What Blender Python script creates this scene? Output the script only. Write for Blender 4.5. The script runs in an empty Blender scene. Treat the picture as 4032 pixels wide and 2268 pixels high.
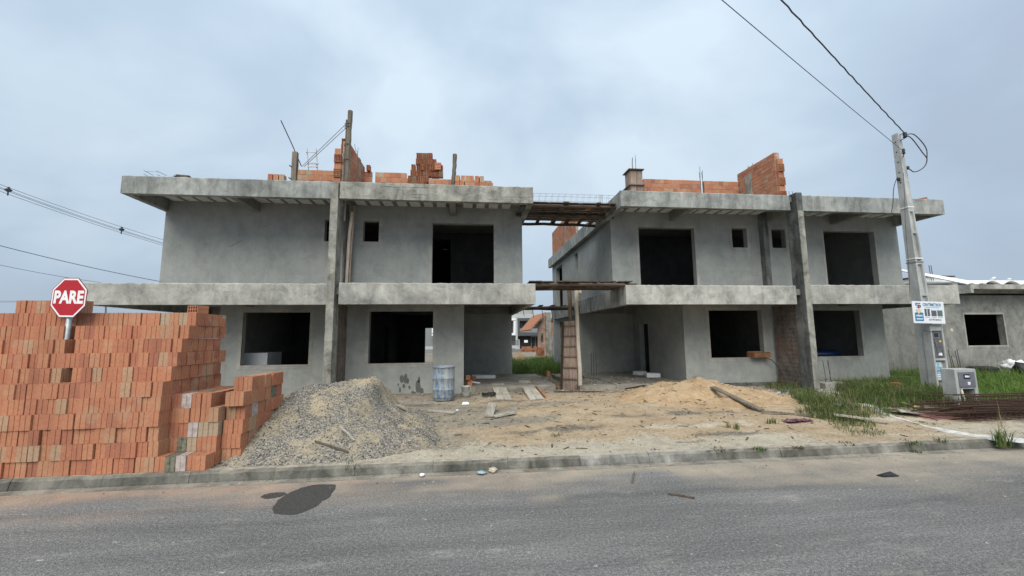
import bpy, math, random
from mathutils import Vector, Matrix, Euler, noise
R = math.radians
rng = random.Random(7)
S = 1.125          # survey unit in metres: every coordinate below is in units of 1.125 m (brick = 19 cm, door = 2.1 m)
scene = bpy.context.scene
COL = scene.collection

# ------------------------------------------------------------------ camera, sky, sun, exposure
YAW, PITCH, ROLL, FPX, EYE = 0.10871802, 0.11855581, -0.0094341, 1627.3, 1.6
cy_, sy_, cp_, sp_, cr_, sr_ = math.cos(YAW), math.sin(YAW), math.cos(PITCH), math.sin(PITCH), math.cos(ROLL), math.sin(ROLL)
FWD = Vector((sy_*cp_, cy_*cp_, sp_)); _rt = Vector((cy_, -sy_, 0)); _up = _rt.cross(FWD)
RGT = cr_*_rt + sr_*_up; UPV = -sr_*_rt + cr_*_up
cam = bpy.data.objects.new('camera', bpy.data.cameras.new('camera')); COL.objects.link(cam)
cam.data.sensor_width = 36; cam.data.lens = 36*FPX/4032; cam.data.clip_start = .05; cam.data.clip_end = 3000
m = Matrix((RGT, UPV, -FWD)).transposed().to_4x4(); m.translation = Vector((0, 0, EYE*S)); cam.matrix_world = m
scene.camera = cam

SUN_EL, SUN_AZ = R(50), R(196)      # azimuth clockwise from +Y: the sun stands behind the camera, a little to its left
w = bpy.data.worlds.new('World'); scene.world = w; w.use_nodes = True
nt = w.node_tree; nt.nodes.clear(); N = nt.nodes.new; L = nt.links.new
sky = N('ShaderNodeTexSky'); sky.sky_type = 'NISHITA'; sky.sun_disc = False
sky.sun_elevation = SUN_EL; sky.sun_rotation = SUN_AZ; sky.dust_density = 3
tc = N('ShaderNodeTexCoord'); mp = N('ShaderNodeMapping'); mp.inputs['Scale'].default_value = (1.15, 1.15, 1.9)
L(tc.outputs['Generated'], mp.inputs['Vector'])
n1 = N('ShaderNodeTexNoise'); n1.inputs['Scale'].default_value = 1.5; n1.inputs['Detail'].default_value = 5; n1.inputs['Roughness'].default_value = .48; n1.inputs['Distortion'].default_value = .25
L(mp.outputs['Vector'], n1.inputs['Vector'])
cr = N('ShaderNodeValToRGB')
e = cr.color_ramp.elements; e[0].position = .34; e[0].color = (.42, .51, .635, 1); e[1].position = .66; e[1].color = (.64, .755, .855, 1)
k = e.new(.5); k.color = (.485, .60, .725, 1)
L(n1.outputs['Fac'], cr.inputs['Fac'])
sx = N('ShaderNodeSeparateXYZ'); L(tc.outputs['Generated'], sx.inputs[0])
mr = N('ShaderNodeMapRange'); mr.inputs[1].default_value = 0; mr.inputs[2].default_value = 1; mr.inputs[3].default_value = 3.95; mr.inputs[4].default_value = 5.9
L(sx.outputs['Z'], mr.inputs[0])
vs = N('ShaderNodeVectorMath'); vs.operation = 'SCALE'; L(cr.outputs['Color'], vs.inputs[0]); L(mr.outputs[0], vs.inputs['Scale'])
mx = N('ShaderNodeMixRGB'); mx.inputs[0].default_value = .95; L(sky.outputs[0], mx.inputs[1]); L(vs.outputs[0], mx.inputs[2])
bg = N('ShaderNodeBackground'); bg.inputs[1].default_value = .1; L(mx.outputs[0], bg.inputs[0])
wo = N('ShaderNodeOutputWorld'); L(bg.outputs[0], wo.inputs[0])
sun = bpy.data.objects.new('sun', bpy.data.lights.new('sun', 'SUN')); COL.objects.link(sun)
sun.data.energy = 1.5; sun.data.angle = R(55); sun.data.color = (1, .955, .87)
sun.rotation_euler = Vector((math.sin(SUN_AZ)*math.cos(SUN_EL), math.cos(SUN_AZ)*math.cos(SUN_EL), math.sin(SUN_EL))).to_track_quat('Z', 'Y').to_euler()
sun.location = (0, -5, 20)
scene.render.engine = 'CYCLES'; scene.cycles.max_bounces = 5; scene.cycles.diffuse_bounces = 3
vw = scene.view_settings; vw.view_transform = 'Standard'; vw.look = 'None'; vw.exposure = 1.22; vw.gamma = 1; vw.use_curve_mapping = False

# ------------------------------------------------------------------ pixels of the photograph (4032 wide) to points
EYEP = Vector((0, 0, EYE))
def ray(px, py): return RGT*((px-2016)/FPX) + UPV*(-(py-1134)/FPX) + FWD
def onz(px, py, z=.13): d = ray(px, py); return EYEP + d*((z-EYE)/d.z)
def ony(px, py, Y): d = ray(px, py); return EYEP + d*(Y/d.y)
def proj(p): q = Vector(p)-EYEP; d = q.dot(FWD); return (2016+FPX*q.dot(RGT)/d, 1134-FPX*q.dot(UPV)/d)
def onx(px, py, X): d = ray(px, py); return EYEP + d*(X/d.x)

# ------------------------------------------------------------------ mesh helpers
def V(*a): return Vector(a)
def nz(x, y, z=0, s=1): return noise.noise(Vector((x*s, y*s, z*s)))
class MB:
    def __init__(s): s.v = []; s.f = []; s.c = []; s.m = []
    def quad(s, pts, col=None):
        i = len(s.v); s.v += [Vector(p) for p in pts]; s.f.append(tuple(range(i, i+len(pts)))); s.c.append(col); return s
    def add(s, vs, fs, col=None):
        i = len(s.v); s.v += [Vector(p) for p in vs]
        for f in fs: s.f.append(tuple(i+k for k in f)); s.c.append(col)
        return s
    def box(s, a, b, col=None, M=None):
        x0, y0, z0 = a; x1, y1, z1 = b
        vs = [V(x0,y0,z0),V(x1,y0,z0),V(x1,y1,z0),V(x0,y1,z0),V(x0,y0,z1),V(x1,y0,z1),V(x1,y1,z1),V(x0,y1,z1)]
        if M: vs = [M @ p for p in vs]
        return s.add(vs, [(0,3,2,1),(4,5,6,7),(0,1,5,4),(1,2,6,5),(2,3,7,6),(3,0,4,7)], col)
    def cbox(s, size, M=None, col=None, j=0, rnd=rng):
        x, y, z = [q/2 for q in size]
        vs = [V(-x,-y,-z),V(x,-y,-z),V(x,y,-z),V(-x,y,-z),V(-x,-y,z),V(x,-y,z),V(x,y,z),V(-x,y,z)]
        if j: vs = [p+V(rnd.uniform(-j,j),rnd.uniform(-j,j),rnd.uniform(-j,j)) for p in vs]
        if M: vs = [M @ p for p in vs]
        return s.add(vs, [(0,3,2,1),(4,5,6,7),(0,1,5,4),(1,2,6,5),(2,3,7,6),(3,0,4,7)], col)
    def beam(s, p, q, w, h, up=V(0,0,1), j=0, seg=1, col=None):      # timber from p to q, w wide, h high, slightly uneven
        p, q = Vector(p), Vector(q); d = (q-p).normalized(); a = d.cross(up)
        if a.length < 1e-4: a = d.cross(V(1,0,0))
        a.normalize(); b = a.cross(d); rings = []
        for i in range(seg+1):
            o = p.lerp(q, i/seg); jj = V(rng.uniform(-j,j), rng.uniform(-j,j), rng.uniform(-j,j)) if 0 < i < seg else V(0,0,0)
            rings.append([o+jj-a*w/2-b*h/2, o+jj+a*w/2-b*h/2, o+jj+a*w/2+b*h/2, o+jj-a*w/2+b*h/2])
        vs = [x for r in rings for x in r]; fs = [(3,2,1,0), tuple(4*seg+k for k in range(4))]
        for i in range(seg):
            for k in range(4): fs.append((4*i+k, 4*i+(k+1)%4, 4*i+4+(k+1)%4, 4*i+4+k))
        return s.add(vs, fs, col)
    def tube(s, pts, r, n=6, cap=True, col=None):
        pts = [Vector(p) for p in pts]; rs = r if isinstance(r, (list, tuple)) else [r]*len(pts)
        prev = None; vs = []
        for i, p in enumerate(pts):
            d = (pts[min(i+1, len(pts)-1)]-pts[max(i-1, 0)]).normalized()
            if prev is None: a = d.cross(V(0,0,1)) if abs(d.z) < .95 else d.cross(V(1,0,0))
            else: a = prev - d*prev.dot(d)
            a.normalize(); prev = a; b = d.cross(a)
            vs += [p+(a*math.cos(t)+b*math.sin(t))*rs[i] for t in [2*math.pi*k/n for k in range(n)]]
        fs = []
        for i in range(len(pts)-1):
            for k in range(n): fs.append((i*n+k, i*n+(k+1)%n, (i+1)*n+(k+1)%n, (i+1)*n+k))
        if cap: fs += [tuple(range(n-1,-1,-1)), tuple((len(pts)-1)*n+k for k in range(n))]
        return s.add(vs, fs, col)
    def lathe(s, prof, n=24, o=(0,0,0), col=None, M=None):
        o = Vector(o); vs = []
        for (r, z) in prof: vs += [V(r*math.cos(2*math.pi*k/n), r*math.sin(2*math.pi*k/n), z) for k in range(n)]
        vs = [(M @ p if M else p)+o for p in vs]; fs = []
        for i in range(len(prof)-1):
            for k in range(n): fs.append((i*n+k, i*n+(k+1)%n, (i+1)*n+(k+1)%n, (i+1)*n+k))
        return s.add(vs, fs, col)
    def rock(s, c, r, col=None, flat=1.0):
        c = Vector(c); e = Euler((rng.uniform(0,6), rng.uniform(0,6), rng.uniform(0,6))).to_matrix()
        ps = [V(1,0,0),V(-1,0,0),V(0,1,0),V(0,-1,0),V(0,0,1),V(0,0,-1)]
        vs = []
        for p in ps:
            q = e @ (p*r*rng.uniform(.6, 1.25)); q.z *= flat; vs.append(c+q)
        return s.add(vs, [(0,2,4),(2,1,4),(1,3,4),(3,0,4),(2,0,5),(1,2,5),(3,1,5),(0,3,5)], col)
    def prism(s, poly, o, a, b, n, d, col=None):     # outline in axes a,b at o, extruded by d along n
        o, a, b, n = Vector(o), Vector(a), Vector(b), Vector(n); k = len(poly)
        f = [o+a*p[0]+b*p[1] for p in poly]; vs = f+[p+n*d for p in f]
        fs = [tuple(range(k-1,-1,-1)), tuple(range(k, 2*k))]+[(i, (i+1)%k, k+(i+1)%k, k+i) for i in range(k)]
        return s.add(vs, fs, col)
    def xf(s, M): s.v = [M @ p for p in s.v]; return s
    def build(s, name, mat, parent=None, smooth=False, bevel=0, seg=1):
        me = bpy.data.meshes.new(name); me.from_pydata([p*S for p in s.v], [], s.f)
        if any(c is not None for c in s.c):
            ca = me.color_attributes.new('col', 'FLOAT_COLOR', 'CORNER'); i = 0
            for f, c in zip(s.f, s.c):
                for _ in f:
                    ca.data[i].color = (*(c or (1,1,1)), 1); i += 1
        return link(name, me, mat, parent, smooth, bevel, seg)
def link(name, me, mat, parent=None, smooth=False, bevel=0, seg=1):
    for mm in (mat if isinstance(mat, (list, tuple)) else [mat]): me.materials.append(mm)
    if smooth: me.polygons.foreach_set('use_smooth', [True]*len(me.polygons))
    o = bpy.data.objects.new(name, me); COL.objects.link(o)
    if parent is not None:
        o.parent = parent; o.matrix_parent_inverse = Matrix.Translation(-parent.location) if parent.parent is None else Matrix()
        if parent.parent is None and parent.type == 'EMPTY': pass
    if bevel:
        b = o.modifiers.new('bevel', 'BEVEL'); b.width = bevel*S; b.segments = seg; b.limit_method = 'ANGLE'
    return o
def tag(o, label, cat, group=None):
    o['label'] = label; o['category'] = cat
    if group: o['group'] = group
    return o
def thing(name, label, cat, loc=(0,0,0), group=None):
    o = bpy.data.objects.new(name, None); COL.objects.link(o); o.location = Vector(loc)*S; o.empty_display_size = .1
    return tag(o, label, cat, group)
def struct(o): o['kind'] = 'structure'; return o
def stuff(o): o['kind'] = 'stuff'; return o
def copy_tree(o, parent=None, M=None):
    c = o.copy(); COL.objects.link(c)
    if parent is not None: c.parent = parent
    elif M is not None: c.matrix_world = M
    for ch in list(o.children): copy_tree(ch, c)
    return c
def text_mesh(body, size, bold=0.0):
    cu = bpy.data.curves.new('t', 'FONT'); cu.body = body; cu.size = size; cu.align_x = 'CENTER'; cu.align_y = 'CENTER'; cu.offset = bold; cu.resolution_u = 3
    t = bpy.data.objects.new('t', cu); COL.objects.link(t)
    me = bpy.data.meshes.new_from_object(t.evaluated_get(bpy.context.evaluated_depsgraph_get()))
    bpy.data.objects.remove(t); bpy.data.curves.remove(cu); return me
def put_text(name, body, size, mat, M, parent, bold=0.0, sx=1.0):
    me = text_mesh(body, size, bold); me.transform(M @ Matrix.Diagonal((sx, 1, 1, 1))); me.transform(Matrix.Scale(S, 4)); me.materials.clear()
    return link(name, me, mat, parent)

# ------------------------------------------------------------------ materials
def newmat(name):
    mt = bpy.data.materials.new(name); mt.use_nodes = True; t = mt.node_tree; b = t.nodes['Principled BSDF']; return mt, t, b
def coord(t, scale=(1,1,1), obj=False):
    if obj: g = t.nodes.new('ShaderNodeTexCoord'); out = g.outputs['Object']
    else: g = t.nodes.new('ShaderNodeNewGeometry'); out = g.outputs['Position']
    mp = t.nodes.new('ShaderNodeMapping'); mp.inputs['Scale'].default_value = scale; t.links.new(out, mp.inputs['Vector']); return mp.outputs['Vector']
def noi(t, vec, scale, detail=4, rough=.55, dist=0):
    n = t.nodes.new('ShaderNodeTexNoise'); n.inputs['Scale'].default_value = scale; n.inputs['Detail'].default_value = detail
    n.inputs['Roughness'].default_value = rough; n.inputs['Distortion'].default_value = dist; t.links.new(vec, n.inputs['Vector']); return n.outputs['Fac']
def ramp(t, fac, stops):
    r = t.nodes.new('ShaderNodeValToRGB'); el = r.color_ramp.elements
    while len(el) < len(stops): el.new(.5)
    for q, (p, c) in zip(el, stops): q.position = p; q.color = (*c, 1) if len(c) == 3 else c
    t.links.new(fac, r.inputs['Fac']); return r.outputs['Color']
def g1(a): return (a, a, a)
def mix(t, a, b, fac, mode='MIX'):
    n = t.nodes.new('ShaderNodeMixRGB'); n.blend_type = mode
    for k, q in ((1, a), (2, b)):
        if isinstance(q, tuple): n.inputs[k].default_value = (*q, 1)
        else: t.links.new(q, n.inputs[k])
    if isinstance(fac, (int, float)): n.inputs[0].default_value = fac
    else: t.links.new(fac, n.inputs[0])
    return n.outputs[0]
def bump(t, b, h, strength, dist):
    n = t.nodes.new('ShaderNodeBump'); n.inputs['Strength'].default_value = strength; n.inputs['Distance'].default_value = dist
    t.links.new(h, n.inputs['Height']); t.links.new(n.outputs[0], b.inputs['Normal'])
def addf(t, a, b, wa=1, wb=1):
    n = t.nodes.new('ShaderNodeMath'); n.operation = 'MULTIPLY'; n.inputs[1].default_value = wa; t.links.new(a, n.inputs[0])
    n2 = t.nodes.new('ShaderNodeMath'); n2.operation = 'MULTIPLY_ADD'; n2.inputs[1].default_value = wb; t.links.new(b, n2.inputs[0]); t.links.new(n.outputs[0], n2.inputs[2]); return n2.outputs[0]
def concrete(name, c0, c1, c2, blot=.5, streak=.35, bmp=.5, fine=60, obj=False):
    """plaster or concrete: large damp blotches, vertical runs, trowel mottling, sandy grain"""
    mt, t, b = newmat(name); v = coord(t, obj=obj); vst = coord(t, (2.1, 2.1, .5), obj)
    big = noi(t, v, .9, 6, .6, .6); mid = noi(t, v, 3.2, 8, .66, .7); run = noi(t, vst, 1.6, 7, .68, .6); fin = noi(t, v, fine, 3, .6)
    col = ramp(t, big, [(.30, c0), (.5, c1), (.72, c2)])
    col = mix(t, col, ramp(t, mid, [(.32, g1(.55)), (.5, g1(1.0)), (.7, g1(1.28))]), blot, 'MULTIPLY')
    col = mix(t, col, ramp(t, run, [(.36, g1(.5)), (.52, g1(1.0)), (.68, g1(1.35))]), streak, 'MULTIPLY')
    col = mix(t, col, ramp(t, fin, [(.3, g1(.82)), (.7, g1(1.15))]), .5, 'MULTIPLY')
    t.links.new(col, b.inputs['Base Color']); b.inputs['Roughness'].default_value = .93; b.inputs['Specular IOR Level'].default_value = .25
    bump(t, b, addf(t, mid, fin, 1, .35), bmp, .03); return mt
def plain(name, c, rough=.7, metal=0, var=.25, scale=14, obj=False, bmp=.15, spec=.4):
    mt, t, b = newmat(name); v = coord(t, obj=obj); n = noi(t, v, scale, 5, .6)
    col = mix(t, c, ramp(t, n, [(.3, g1(1-var)), (.7, g1(1+var))]), 1.0, 'MULTIPLY')
    t.links.new(col, b.inputs['Base Color']); b.inputs['Roughness'].default_value = rough; b.inputs['Metallic'].default_value = metal; b.inputs['Specular IOR Level'].default_value = spec
    if bmp: bump(t, b, n, bmp, .01)
    return mt
def timber(name, c0, c1, axis=2, sc=1.0):
    mt, t, b = newmat(name); s = [26, 26, 26]; s[axis] = 1.6
    v = coord(t, tuple(q*sc for q in s)); g = noi(t, v, 1.2, 6, .65, .8); lg = noi(t, coord(t), 2.2, 4)
    oi = t.nodes.new('ShaderNodeObjectInfo')
    col = ramp(t, g, [(.3, c0), (.7, c1)]); col = mix(t, col, ramp(t, lg, [(.3, g1(.6)), (.7, g1(1.2))]), .7, 'MULTIPLY')
    col = mix(t, col, ramp(t, oi.outputs['Random'], [(0, g1(.75)), (1, g1(1.2))]), 1, 'MULTIPLY')
    t.links.new(col, b.inputs['Base Color']); b.inputs['Roughness'].default_value = .9; b.inputs['Specular IOR Level'].default_value = .2
    bump(t, b, g, .5, .01); return mt
def attr(t, name='col'):
    a = t.nodes.new('ShaderNodeVertexColor'); a.layer_name = name; return a.outputs['Color']
def from_attr(name, rough=.9, var=.25, scale=30, bmp=.3, trans=False, spec=.3):
    mt, t, b = newmat(name); v = coord(t); n = noi(t, v, scale, 4, .6)
    col = mix(t, attr(t), ramp(t, n, [(.3, g1(1-var)), (.7, g1(1+var))]), 1, 'MULTIPLY'); t.links.new(col, b.inputs['Base Color'])
    b.inputs['Roughness'].default_value = rough; b.inputs['Specular IOR Level'].default_value = spec
    if bmp: bump(t, b, n, bmp, .01)
    return mt
def brickmat(name, per_object=True, stain=.0):
    mt, t, b = newmat(name); v = coord(t); fin = noi(t, v, 34, 5, .65); big = noi(t, v, 3.1, 4, .6)
    if per_object: r = t.nodes.new('ShaderNodeObjectInfo').outputs['Random']
    else:
        vo = t.nodes.new('ShaderNodeTexVoronoi'); vo.inputs['Scale'].default_value = 6; t.links.new(coord(t), vo.inputs['Vector'])
        sp = t.nodes.new('ShaderNodeSeparateColor'); t.links.new(vo.outputs['Color'], sp.inputs[0]); r = sp.outputs[0]
    col = ramp(t, r, [(0, (.31,.10,.062)), (.12, (.40,.135,.075)), (.42, (.455,.17,.09)), (.68, (.48,.19,.10)), (.88, (.46,.215,.12)), (.96, (.42,.26,.16)), (1, (.40,.32,.22))])
    col = mix(t, col, ramp(t, fin, [(.28, g1(.74)), (.72, g1(1.16))]), 1, 'MULTIPLY')
    col = mix(t, col, (.46,.34,.22), ramp(t, big, [(.56, g1(0)), (.74, g1(.55))]))
    col = mix(t, col, ramp(t, noi(t, v, 1.4, 3), [(.35, g1(.85)), (.65, g1(1.08))]), 1, 'MULTIPLY')
    col = mix(t, col, (.50,.34,.235), .17)
    t.links.new(col, b.inputs['Base Color']); b.inputs['Roughness'].default_value = .95; b.inputs['Specular IOR Level'].default_value = .15
    bump(t, b, fin, .25, .006); return mt

M_ = {}
M_['plaster'] = concrete('plaster', (.27,.28,.265), (.325,.335,.315), (.37,.375,.35), .26, .16, .5)
M_['plaster_shaded'] = concrete('plaster_shaded', (.13,.135,.125), (.19,.19,.175), (.24,.24,.22), .55, .4, .6)  # darker concrete tone; shade under slabs and between houses is put into the colour
M_['fascia'] = concrete('fascia', (.19,.195,.175), (.37,.365,.33), (.49,.48,.435), .65, .45, .7, 45)
M_['fascia_up'] = concrete('fascia_up', (.17,.18,.17), (.30,.31,.29), (.39,.39,.365), .6, .7, .7, 45)
M_['rawconc'] = concrete('rawconc', (.20,.20,.17), (.29,.285,.25), (.37,.36,.315), 1.0, .6, 1.0, 30)
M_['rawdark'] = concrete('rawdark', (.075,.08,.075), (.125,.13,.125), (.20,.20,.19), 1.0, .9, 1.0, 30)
M_['surround'] = concrete('surround', (.29,.285,.26), (.37,.36,.325), (.44,.43,.385), .5, .2, .6)
M_['inner'] = concrete('inner', (.06,.06,.06), (.085,.085,.082), (.11,.11,.105), .4, .2, .4)  # room walls darker than the plaster: indoor shade is put into the colour
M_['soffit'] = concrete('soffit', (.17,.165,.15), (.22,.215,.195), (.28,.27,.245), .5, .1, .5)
M_['eps'] = plain('eps', (.62,.62,.60), .9, var=.18, scale=9)
M_['foam'] = plain('foam', (.78,.79,.80), .85, var=.08, scale=20)
M_['floor'] = concrete('floor', (.19,.175,.145), (.27,.25,.21), (.35,.33,.285), .9, 0, .8, 40)
M_['mortar'] = concrete('mortar', (.30,.27,.23), (.37,.335,.29), (.43,.40,.35), .5, .1, .6)
M_['brick'] = brickmat('brick'); M_['brick_mass'] = brickmat('brick_mass', False)
M_['brick_wall'] = brickmat('brick_wall'); M_['brick_dull'] = concrete('brick_dull', (.12,.105,.09), (.175,.15,.13), (.24,.165,.13), .9, .3, 1.0, 30)
M_['wood_grey'] = timber('wood_grey', (.10,.085,.065), (.27,.235,.185)); M_['wood_dark'] = timber('wood_dark', (.055,.042,.032), (.15,.115,.09), 0)
M_['wood_pale'] = timber('wood_pale', (.40,.34,.27), (.62,.56,.47)); M_['wood_board'] = timber('wood_board', (.18,.125,.095), (.44,.34,.28))
M_['wood_ramp'] = timber('wood_ramp', (.26,.24,.195), (.56,.52,.44), 1); M_['wood_form'] = timber('wood_form', (.09,.07,.05), (.25,.19,.14))
M_['wood_orange'] = timber('wood_orange', (.25,.12,.06), (.45,.24,.13), 0)
M_['rebar'] = plain('rebar', (.10,.085,.085), .75, .3, .3); M_['rust'] = plain('rust', (.06,.032,.022), .9, .1, .4, 40)
M_['steel'] = plain('steel', (.33,.34,.35), .45, .6, .2); M_['black'] = plain('black', (.02,.02,.022), .55, 0, .3)
M_['cable'] = plain('cable', (.035,.035,.045), .6, 0, .2); M_['wire'] = plain('wire', (.12,.135,.15), .6, .3, .1)
# ------------------------------------------------------------------ the ground
KF, KT = 5.22, .12                      # kerb face and kerb top
def fbm(x, y, s=1, o=3):
    a = 0; g = 1
    for i in range(o): a += g*nz(x*s+i*7.3, y*s-i*3.1); s *= 2.03; g *= .5
    return a
def sst(a, b, x): t = max(0, min(1, (x-a)/(b-a))); return t*t*(3-2*t)
def ell(x, y, cx, cy, rx, ry, rot=0, soft=.45, wob=.35):
    dx, dy = x-cx, y-cy; c, s = math.cos(rot), math.sin(rot); a, b = (dx*c+dy*s)/rx, (-dx*s+dy*c)/ry
    d = math.sqrt(a*a+b*b)+wob*fbm(x, y, 2.3, 4); return 1-sst(1-soft, 1+soft, d)
def gz(x, y):
    h = KT-.004 + .05*sst(5.6, 9.5, y) + .02*fbm(x, y, 1.1)*sst(5.35, 6.2, y) + .022*fbm(x, y, 4)*sst(5.4, 6, y)
    h += .10*ell(x, y, 4.2, 8.2, 3.2, 1.6, 0, .7, .2)*1.0
    h -= .03*ell(x, y, 1.6, 9.4, 1.4, .8, 0, .6, .2)
    return h
def sheet(name, xs, ys, zf, cf, mat):
    nx, ny = len(xs), len(ys); me = bpy.data.meshes.new(name)
    vs = [(x*S, y*S, zf(x, y)*S) for y in ys for x in xs]
    fs = [(j*nx+i, j*nx+i+1, (j+1)*nx+i+1, (j+1)*nx+i) for j in range(ny-1) for i in range(nx-1)]
    me.from_pydata(vs, [], fs)
    if cf:
        ca = me.color_attributes.new('zone', 'FLOAT_COLOR', 'POINT')
        ca.data.foreach_set('color', [q for y in ys for x in xs for q in (*cf(x, y), 1)])
    return link(name, me, mat, None, True)
def steps(a, b, d): n = max(1, round((b-a)/d)); return [a+(b-a)*i/n for i in range(n+1)]

# road: dark worn asphalt, sand and brick dust washed along the gutter, pale scuffs
mt, t, b = newmat('asphalt'); v = coord(t)
zone = attr(t, 'zone'); sp = t.nodes.new('ShaderNodeSeparateColor'); t.links.new(zone, sp.inputs[0])
vo = t.nodes.new('ShaderNodeTexVoronoi'); vo.inputs['Scale'].default_value = 95; t.links.new(v, vo.inputs['Vector'])
fin = addf(t, noi(t, v, 120, 2, .7), noi(t, v, 38, 3, .8), .45, .55); mid = noi(t, v, 2.3, 6, .65); big = noi(t, coord(t, (.5,1,1)), .8, 4, .6)
col = ramp(t, fin, [(.36, (.07,.069,.066)), (.5, (.165,.161,.154)), (.64, (.335,.325,.31))])
col = mix(t, col, ramp(t, vo.outputs['Distance'], [(.1, g1(1.25)), (.6, g1(.78))]), .7, 'MULTIPLY')
col = mix(t, col, ramp(t, big, [(.35, g1(.9)), (.65, g1(1.1))]), .9, 'MULTIPLY')
col = mix(t, col, (.33,.31,.27), ramp(t, noi(t, coord(t, (.6,1.6,1)), 2.6, 8, .75), [(.56, g1(0)), (.70, g1(.6))]))
col = mix(t, col, (.52,.51,.48), ramp(t, noi(t, v, 5.5, 5, .7), [(.66, g1(0)), (.70, g1(.8))]))
col = mix(t, col, (.05,.05,.05), ramp(t, noi(t, v, 4.1, 3, .6), [(.70, g1(0)), (.76, g1(.45))]))
trk = noi(t, coord(t, (.16, 1.5, 1)), 1.7, 5, .6, .3)          # wheel tracks and wash lines along the street
col = mix(t, col, ramp(t, trk, [(.34, g1(.78)), (.5, g1(1)), (.66, g1(1.26))]), .8, 'MULTIPLY')
dn = ramp(t, mid, [(.3, g1(.45)), (.7, g1(1.25))])
dust = mix(t, (0,0,0), dn, sp.outputs[0], 'MIX')
dc = mix(t, (.40,.34,.26), (.40,.25,.18), sp.outputs[1])
dc = mix(t, dc, ramp(t, fin, [(.3, g1(.72)), (.7, g1(1.25))]), .8, 'MULTIPLY')
col = mix(t, col, dc, dust); t.links.new(col, b.inputs['Base Color']); b.inputs['Roughness'].default_value = .88; b.inputs['Specular IOR Level'].default_value = .3
bump(t, b, addf(t, vo.outputs['Distance'], fin, .8, 1), .75, .012)
def road_zone(x, y):
    d = KF-y; wv = .75+.5*fbm(x, 0, .7)+.5*sst(1, 5, x)*sst(9, 5, x)
    a = 1-sst(.12*wv, 1.15*wv, d+.35*fbm(x*.5, y*2.2, 1.6)); a = min(1, a*1.05)
    a = max(a, .5*ell(x, y, .82, 4.3, .2, .1, 0, .6, .8), .4*ell(x, y, -3.5, 4.4, .5, .12, 0, .6, .8), .3*ell(x, y, -.6, 4.6, 1.2, .25, 0, .6, .8))
    return (max(0, min(1, a*.85)), max(0, min(1, .85-.5*sst(-3, .3, x)-.45*sst(.3, 1.6, x)))*(.6+.4*fbm(x, y, 3)), 0)
xs = [-90,-60,-40,-25,-15]+steps(-9, 13, .11)+[18,26,40,60,90]
ys = [-30,-12,-6,-3]+steps(-1, KF, .09)
struct(sheet('road', xs, ys, lambda x, y: 0.0, road_zone, mt))

# kerb: cast stones with joints, their top edges worn, lime and dirt runs on the face
M_['kerb'] = concrete('kerb', (.085,.085,.075), (.15,.145,.125), (.29,.275,.24), 1.0, .8, .8, 40)
M_['gutter'] = concrete('gutter', (.16,.145,.12), (.26,.235,.195), (.36,.33,.28), 1.0, .2, .6, 40)
M_['kerb_lime'] = concrete('kerb_lime', (.11,.11,.10), (.21,.205,.185), (.36,.35,.325), 1.0, 1.0, .6, 40)
kb = thing('kerb', 'kerb', 'kerb', (0, KF, 0)); del kb['label'], kb['category']; struct(kb)
gt = struct(MB().box((-40, KF-.12, -.2), (40, KF+.02, .007)).build('gutter', M_['gutter']))
for nm in ('kerb', 'kerb_lime'):          # sand and dust settled on the flat tops
    t = M_[nm].node_tree; b = t.nodes['Principled BSDF']; src = b.inputs['Base Color'].links[0].from_socket
    ge = t.nodes.new('ShaderNodeNewGeometry'); sz = t.nodes.new('ShaderNodeSeparateXYZ'); t.links.new(ge.outputs['True Normal'], sz.inputs[0])
    dd = mix(t, (0,0,0), ramp(t, noi(t, coord(t), 9, 6, .7), [(.35, g1(.25)), (.6, g1(1))]), ramp(t, sz.outputs['Z'], [(.55, g1(0)), (.9, g1(.9))]))
    t.links.new(mix(t, src, (.44,.385,.30), dd), b.inputs['Base Color'])
x = -13.0; i = 0
while x < 24:
    ln = .9; a, c = x+.002, x+ln-.002; mb = MB(); n = 8; prof = []
    yo = .012*nz(i*.7, 2); zo = .012*nz(i*.9, 5)
    for q in range(n+1):
        u = a+(c-a)*q/n; jw = .008*nz(u*6, 1); jt = .012*nz(u*5, 9)
        prof.append([V(u, KF+.0+yo+jw-.012, -.1), V(u, KF+yo+jw, .02), V(u, KF+.02+yo+jw, KT-.03+jt+zo), V(u, KF+.045+yo, KT+.002+jt*.5+zo), V(u, KF+.13+yo, KT+.004+zo), V(u, KF+.13+yo, -.1)])
    vs = [p for r in prof for p in r]; fs = [tuple(range(5,-1,-1)), tuple(n*6+k for k in range(6))]
    for q in range(n):
        for k in range(6): fs.append((q*6+k, q*6+(k+1)%6, q*6+6+(k+1)%6, q*6+6+k))
    mb.add(vs, fs); mb.build('kerb_stone', M_['kerb_lime' if 1.6 < x+.45 < 3.6 else 'kerb'], kb)
    x += ln; i += 1

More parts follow.
